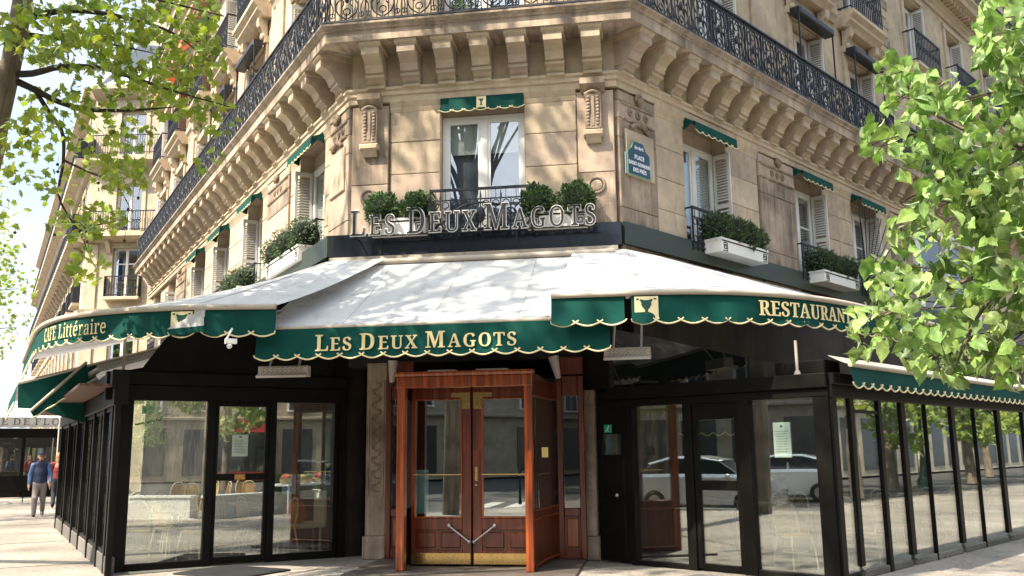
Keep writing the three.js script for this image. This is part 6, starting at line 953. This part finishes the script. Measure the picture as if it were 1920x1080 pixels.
{ // the plane tree whose limbs reach in at the upper left
  const base = FL.p(-4.0, 0, 8.3), th = thing('plane_tree', 'plane tree leaning in at the upper left with thin drooping twigs and seed balls', 'tree', base), Q = (x, y, d) => at(x, y, d).sub(base);
  part(th, 'trunk', new MB().tube([V(0, -0.05, 0), V(0.2, 2.4, 0), Q(-60, 420, 14.4), Q(5, 190, 14), Q(40, 20, 13.8), Q(60, -140, 14), Q(90, -400, 14.5)], 0.22, 26, 10, 0.09), M.bark);
  const bs = [[[8, 138, 14, .07], [60, 138, 13.7], [110, 126, 13.5], [185, 127, 13.3], [250, 146, 13], [330, 172, 12.6], [430, 200, 12.2]], [[8, 142, 14, .08], [65, 168, 13.8], [108, 190, 13.7], [160, 205, 13.6], [240, 207, 13.4], [335, 200, 13]], [[65, 168, 13.8, .05], [95, 215, 13.8], [116, 245, 13.9], [119, 300, 14], [110, 365, 14], [125, 400, 14.1], [152, 440, 14.2], [172, 490, 14.3]], [[30, 40, 14, .07], [120, 20, 13.6], [220, 30, 13.2], [320, 60, 12.8], [400, 120, 12.5]], [[20, 60, 14, .06], [90, 70, 14.2], [190, 80, 14], [290, 100, 13.6]], [[50, -60, 14, .07], [160, -40, 13.2], [300, 0, 12.6], [420, 30, 12.2]], [[119, 300, 14, .025], [160, 320, 14.2], [215, 345, 14.3], [250, 400, 14.4]], [[152, 440, 14.2, .02], [190, 420, 14.3], [235, 425, 14.4]]];
  for (const b of bs) part(th, 'branch', new MB().tube(b.map(([x, y, d]) => Q(x, y, d)), b[0][3] * 0.7, 22, 6, 0.006), M.barkDark);
  const spots = [], big = [], E = [[70, 60, 75, 60, 150], [200, 40, 95, 55, 210], [330, 30, 85, 50, 150], [150, 95, 110, 40, 150], [260, 100, 80, 45, 120], [370, 110, 60, 60, 110], [90, 200, 60, 40, 42], [200, 175, 80, 40, 70], [320, 190, 60, 35, 75], [60, 250, 60, 40, 40], [180, 255, 60, 50, 40], [225, 330, 60, 35, 70], [215, 300, 60, 30, 36], [110, 330, 60, 60, 30], [140, 420, 60, 35, 44], [190, 410, 45, 30, 44], [165, 500, 40, 40, 40], [405, 220, 45, 40, 46], [300, 150, 60, 30, 50], [30, 300, 40, 60, 30], [380, 300, 45, 25, 14], [250, 250, 50, 30, 22]];
  for (const [cx, cy, rx, ry, n] of E) for (let i = 0; i < n * 1.3; i++) { const a = rr(0, 6.283), q = Math.sqrt(rnd()), p = Q(cx + Math.cos(a) * rx * q, cy + Math.sin(a) * ry * q, 13.4 + rr(-1.3, 1.3)); (big.length < 290 && rnd() < 0.2 ? big : spots).push([p, rr(0.5, 0.9), 0.5]); }
  big.forEach(([p, s]) => leafPart(th, planeLeaf, pick([M.leafA, M.leafB, M.leafC, M.leafA]), p, s, 0.5));
  foliage(th, 'foliage', planeLeaf, M.leafA, spots.filter((_, i) => i % 3), [0.5, 1.35]); foliage(th, 'foliage', planeLeaf, M.leafC, spots.filter((_, i) => i % 3 === 0), [0.7, 1.2]);
  for (let i = 0; i < 14; i++) { const p = Q(rr(10, 260), rr(170, 460), 13.8 + rr(-0.4, 0.4)), s = part(th, 'seed_ball', new MB().ball(p.x, p.y, p.z, 0.022, 0.022, 0.022, 7).rod([p.x, p.y, p.z], [p.x + 0.01, p.y + 0.12, p.z], 0.003, 4), M.barkDark); }
}
{ // linden boughs close by on the right
  const base = V(5.2, 0, -3.2), th = thing('linden_tree', 'linden tree close by on the right with large bright heart-shaped leaves', 'tree', base), Q = (x, y, d) => at(x, y, d).sub(base);
  part(th, 'trunk', new MB().tube([V(0, -0.05, 0), V(0, 1.6, 0), V(-0.1, 3.2, -0.1), V(0.1, 5, 0.1)], 0.15, 14, 10, 0.1), M.bark);
  const bs = [[[2500, 250, 4.9, .03], [2150, 300, 4.8], [1900, 270, 4.7], [1800, 240, 4.7], [1700, 180, 4.7]], [[2450, 450, 4.8, .03], [2100, 480, 4.6], [1900, 500, 4.5], [1760, 545, 4.4], [1640, 600, 4.4]], [[2400, 100, 5, .03], [2100, 80, 4.9], [1930, 60, 4.8], [1860, 90, 4.8]], [[1900, 500, 4.5, .012], [1830, 600, 4.3], [1790, 690, 4.2]], [[2100, 480, 4.6, .014], [1950, 620, 4.3], [1880, 650, 4.2]], [[1900, 270, 4.7, .01], [1780, 330, 4.6], [1690, 380, 4.6]]];
  for (const b of bs) part(th, 'branch', new MB().tube(b.map(([x, y, d]) => Q(x, y, d)), b[0][3], 16, 6, 0.004), M.bark);
  const E = [[1700, 170, 55, 55, 20], [1670, 130, 35, 30, 7], [1770, 190, 75, 60, 26], [1655, 265, 45, 45, 14], [1740, 300, 70, 50, 24], [1830, 300, 80, 60, 36], [1890, 220, 50, 60, 26], [1880, 60, 50, 70, 34], [1910, 130, 40, 60, 24], [1860, 110, 40, 30, 10], [1780, 400, 75, 60, 34], [1870, 400, 60, 60, 36], [1710, 430, 45, 50, 14], [1680, 520, 60, 50, 22], [1635, 590, 45, 40, 12], [1625, 640, 40, 35, 8], [1720, 590, 70, 60, 28], [1820, 510, 80, 60, 40], [1890, 560, 50, 70, 34], [1740, 660, 60, 45, 22], [1830, 640, 70, 60, 34], [1895, 690, 40, 40, 12], [1790, 690, 50, 40, 12], [1960, 300, 60, 220, 40], [1960, 600, 50, 120, 24], [1850, 350, 60, 60, 20]];
  const spots = []; for (const [cx, cy, rx, ry, n] of E) for (let i = 0; i < n * 2.5; i++) { const a = rr(0, 6.283), q = Math.sqrt(rnd()); spots.push([Q(cx + Math.cos(a) * rx * q, cy + Math.sin(a) * ry * q, 4.5 + rr(-0.35, 0.5)), rr(0.42, 0.84), 0.75]); }
  const tw = new MB(); E.forEach(([cx, cy, rx, ry]) => { const a = Q(cx + rx * 1.3, cy - ry * 0.3, 4.6); for (let i = 0; i < 3; i++) tw.tube([a, Q(cx + rr(0, rx * 0.5), cy + rr(-ry * 0.5, ry * 0.4), 4.55), Q(cx - rr(0.2, 0.9) * rx, cy + rr(-0.7, 0.9) * ry, 4.5)], 0.004, 7, 4, 0.0015); }); part(th, 'twigs', tw, M.bark).userData.kind = 'stuff';
  let k = 0; const rest = []; for (const s of spots) { if (k < 295 && rnd() < 0.55) { leafPart(th, lindenLeaf, pick([M.lindenA, M.lindenB, M.lindenB, M.lindenC, M.lindenA]), ...s); k++; } else rest.push(s); }
  foliage(th, 'foliage', lindenLeaf, M.lindenA, rest.filter((_, i) => i % 5), [0.4, 1.15]); foliage(th, 'foliage', lindenLeaf, M.lindenC, rest.filter((_, i) => i % 5 === 0), [0.7, 1.1]);
}

// ---------- people on the pavement ----------
function fieldMesh(bones, res, size, centre) { // bones: [a, b, ra, rb]
  const mc = new MarchingCubes(res, undefined, false, false, 60000), h = res / 2, k = 0.035; mc.isolation = 0;
  for (let z = 0; z < res; z++) for (let y = 0; y < res; y++) for (let x = 0; x < res; x++) {
    const px = centre.x + (x - h) / h * size, py = centre.y + (y - h) / h * size, pz = centre.z + (z - h) / h * size; let d = 9;
    for (const [a, b, ra, rb, sz] of bones) { const bx = b[0] - a[0], by = b[1] - a[1], bz = b[2] - a[2], qx = px - a[0], qy = py - a[1], qz = pz - a[2], l2 = bx * bx + by * by + bz * bz, t = l2 ? Math.max(0, Math.min(1, (qx * bx + qy * by + qz * bz) / l2)) : 0, dx = qx - bx * t, dy = qy - by * t, dz = (qz - bz * t) / (sz || 1), e = Math.sqrt(dx * dx + dy * dy + dz * dz) - (ra + (rb - ra) * t); const hh = Math.max(k - Math.abs(d - e), 0) / k; d = Math.min(d, e) - hh * hh * k * 0.25; }
    mc.field[x + y * res + z * res * res] = -d;
  }
  mc.update(); const n = mc.count, pos = new Float32Array(mc.positionArray.slice(0, n * 3)), nor = new Float32Array(mc.normalArray.slice(0, n * 3));
  for (let i = 0; i < n; i++) { pos[i * 3] = centre.x + pos[i * 3] * size; pos[i * 3 + 1] = centre.y + pos[i * 3 + 1] * size; pos[i * 3 + 2] = centre.z + pos[i * 3 + 2] * size; }
  const g = new THREE.BufferGeometry(); g.setAttribute('position', new THREE.BufferAttribute(pos, 3)); g.setAttribute('normal', new THREE.BufferAttribute(nor, 3)); g.computeVertexNormals(); return boxUV(g);
}
function person(label, pos, turn, o) { // faces +z, mid-stride
  const th = thing('person', label, 'person', pos, turn), skin = std(0.42, 0.24, 0.16, 0.6), s = o.s || 1;
  const sh = 0.19 * s, L = { hipL: [-0.09, 0.92, 0], hipR: [0.09, 0.92, 0], kL: [-0.10, 0.50, 0.14], kR: [0.10, 0.49, -0.03], aL: [-0.10, 0.09, 0.20], aR: [0.11, 0.13, -0.26], sL: [-sh, 1.42, 0], sR: [sh, 1.42, 0], eL: [-0.26, 1.14, -0.05], eR: [0.26, 1.14, 0.02], wL: [-0.27, 0.90, 0.05], wR: [0.26, 0.92, 0.14] };
  const hand = (w, d) => { const b = [[w, [w[0], w[1] - 0.08, w[2] + 0.02 * d], 0.03, 0.034]]; for (let i = 0; i < 4; i++) { const z = w[2] + (i - 1.5) * 0.022, len = [0.075, 0.085, 0.08, 0.062][i]; b.push([[w[0], w[1] - 0.09, z], [w[0] * 1.0, w[1] - 0.09 - len, z + 0.012], 0.010, 0.008]); } b.push([[w[0], w[1] - 0.03, w[2] + 0.03], [w[0] * 0.98, w[1] - 0.09, w[2] + 0.062], 0.012, 0.009]); return b; };
  const body = [[[0, 1.46, -0.01], [0, 1.56, 0.01], 0.06, 0.055], [[0, 1.60, 0.01], [0, 1.70, 0.0], 0.078, 0.092], [[0, 1.58, 0.045], [0, 1.62, 0.06], 0.05, 0.05], [[0, 1.635, 0.09], [0, 1.62, 0.105], 0.012, 0.014], [[-0.09, 1.64, 0], [-0.095, 1.66, -0.01], 0.018, 0.02], [[0.09, 1.64, 0], [0.095, 1.66, -0.01], 0.018, 0.02], [[0, 1.0, 0], [0, 1.38, 0], 0.13, 0.15, 0.75], [L.sL, L.eL, 0.05, 0.042], [L.eL, L.wL, 0.042, 0.03], [L.sR, L.eR, 0.05, 0.042], [L.eR, L.wR, 0.042, 0.03], ...hand(L.wL, 1), ...hand(L.wR, 1), [L.hipL, L.kL, 0.075, 0.055], [L.kL, L.aL, 0.055, 0.04], [L.hipR, L.kR, 0.075, 0.055], [L.kR, L.aR, 0.055, 0.04]];
  const P = (n, g, m) => part(th, n, g, m), C = V(0, 0.93, 0);
  P('body', fieldMesh(body, 120, 0.95, C), skin);
  P('jacket', fieldMesh([[[0, 0.97, 0], [0, 1.22, 0.005], 0.165 * o.w, 0.16 * o.w, 0.72], [[0, 1.22, 0], [0, 1.40, 0], 0.17 * o.w, 0.14 * o.w, 0.72], [[-sh + 0.03, 1.42, 0], [sh - 0.03, 1.42, 0], 0.075, 0.075], [[0, 1.42, 0], [0, 1.49, 0], 0.09, 0.07]], 76, 0.95, C), o.top);
  P('sleeve', fieldMesh([[L.sL, L.eL, 0.072, 0.062], [L.eL, [L.wL[0], L.wL[1] + 0.02, L.wL[2]], 0.058, 0.044]], 90, 0.95, C), o.sleeve); P('sleeve', fieldMesh([[L.sR, L.eR, 0.072, 0.062], [L.eR, [L.wR[0], L.wR[1] + 0.02, L.wR[2]], 0.058, 0.044]], 90, 0.95, C), o.sleeve);
  P('trousers', fieldMesh([[[0, 1.0, 0], [0, 0.9, 0], 0.145 * o.w, 0.14 * o.w, 0.8], [L.hipL, L.kL, 0.098, 0.078], [L.kL, [L.aL[0], L.aL[1] + 0.02, L.aL[2] - 0.01], 0.076, 0.062], [L.hipR, L.kR, 0.098, 0.078], [L.kR, [L.aR[0], L.aR[1] + 0.02, L.aR[2]], 0.076, 0.062]], 90, 0.95, C), o.legs);
  for (const [a, r] of [[L.aL, -0.15], [L.aR, 0.5]]) P('shoe', new MB().add(new THREE.SphereGeometry(1, 12, 8), new THREE.Matrix4().makeRotationX(r).multiply(new THREE.Matrix4().makeScale(0.05, 0.045, 0.135)).setPosition(a[0], a[1] - 0.045, a[2] + 0.06)), o.shoe);
  const hr = o.longHair ? [[[0, 1.69, -0.02], [0, 1.74, -0.015], 0.098, 0.075], [[0, 1.68, -0.05], [0, 1.52, -0.06], 0.095, 0.085, 0.8], [[-0.07, 1.66, -0.02], [-0.075, 1.53, -0.02], 0.04, 0.035], [[0.07, 1.66, -0.02], [0.075, 1.53, -0.02], 0.04, 0.035]] : [[[0, 1.71, -0.025], [0, 1.75, -0.015], 0.095, 0.078]];
  P('hair', fieldMesh(hr, 60, 0.3, V(0, 1.65, 0)), o.hair);
  const e = new MB(); for (const x of [-0.032, 0.032]) e.ball(x, 1.665, 0.088, 0.012, 0.008, 0.008, 6); P('eyes', e, darkInk); P('mouth', new MB().ball(0, 1.585, 0.094, 0.024, 0.006, 0.006, 6), std(0.3, 0.08, 0.06, 0.5));
  if (o.cap) { P('cap', new MB().add(new THREE.SphereGeometry(0.106, 14, 8, 0, 6.3, 0, 1.5), new THREE.Matrix4().makeTranslation(0, 1.70, -0.005)).add(new THREE.CylinderGeometry(0.09, 0.1, 0.012, 14, 1, false, -1.3, 2.6), new THREE.Matrix4().makeTranslation(0, 1.705, 0.06)), o.cap); P('beard', fieldMesh([[[-0.05, 1.59, 0.035], [0.05, 1.59, 0.035], 0.035, 0.035], [[0, 1.565, 0.06], [0, 1.55, 0.06], 0.04, 0.035]], 40, 0.2, V(0, 1.6, 0)), std(0.03, 0.02, 0.015, 0.9)); }
  return th;
}
const manP = FL.p(-15.9, 0, 3.98), womP = FL.p(-20.0, 0, 3.35);
person('man in a blue jacket and dark cap walking this way on the left pavement', V(-17.43, 0, -24.27), 0.62, { w: 1.12, top: std(0.012, 0.025, 0.07, 0.7), sleeve: std(0.09, 0.15, 0.30, 0.8), legs: std(0.22, 0.185, 0.18, 0.85), shoe: std(0.06, 0.05, 0.05, 0.7), hair: std(0.03, 0.025, 0.02, 0.9), cap: std(0.03, 0.025, 0.05, 0.9) });
person('fair haired woman in a red coat walking behind the man', V(-19.75, 0, -28.4), -2.5, { w: 0.98, longHair: true, top: std(0.20, 0.018, 0.02, 0.8), sleeve: std(0.20, 0.018, 0.02, 0.8), legs: std(0.012, 0.014, 0.025, 0.85), shoe: std(0.02, 0.02, 0.02, 0.6), hair: std(0.28, 0.16, 0.07, 0.8) });

renderer.render(scene, camera);
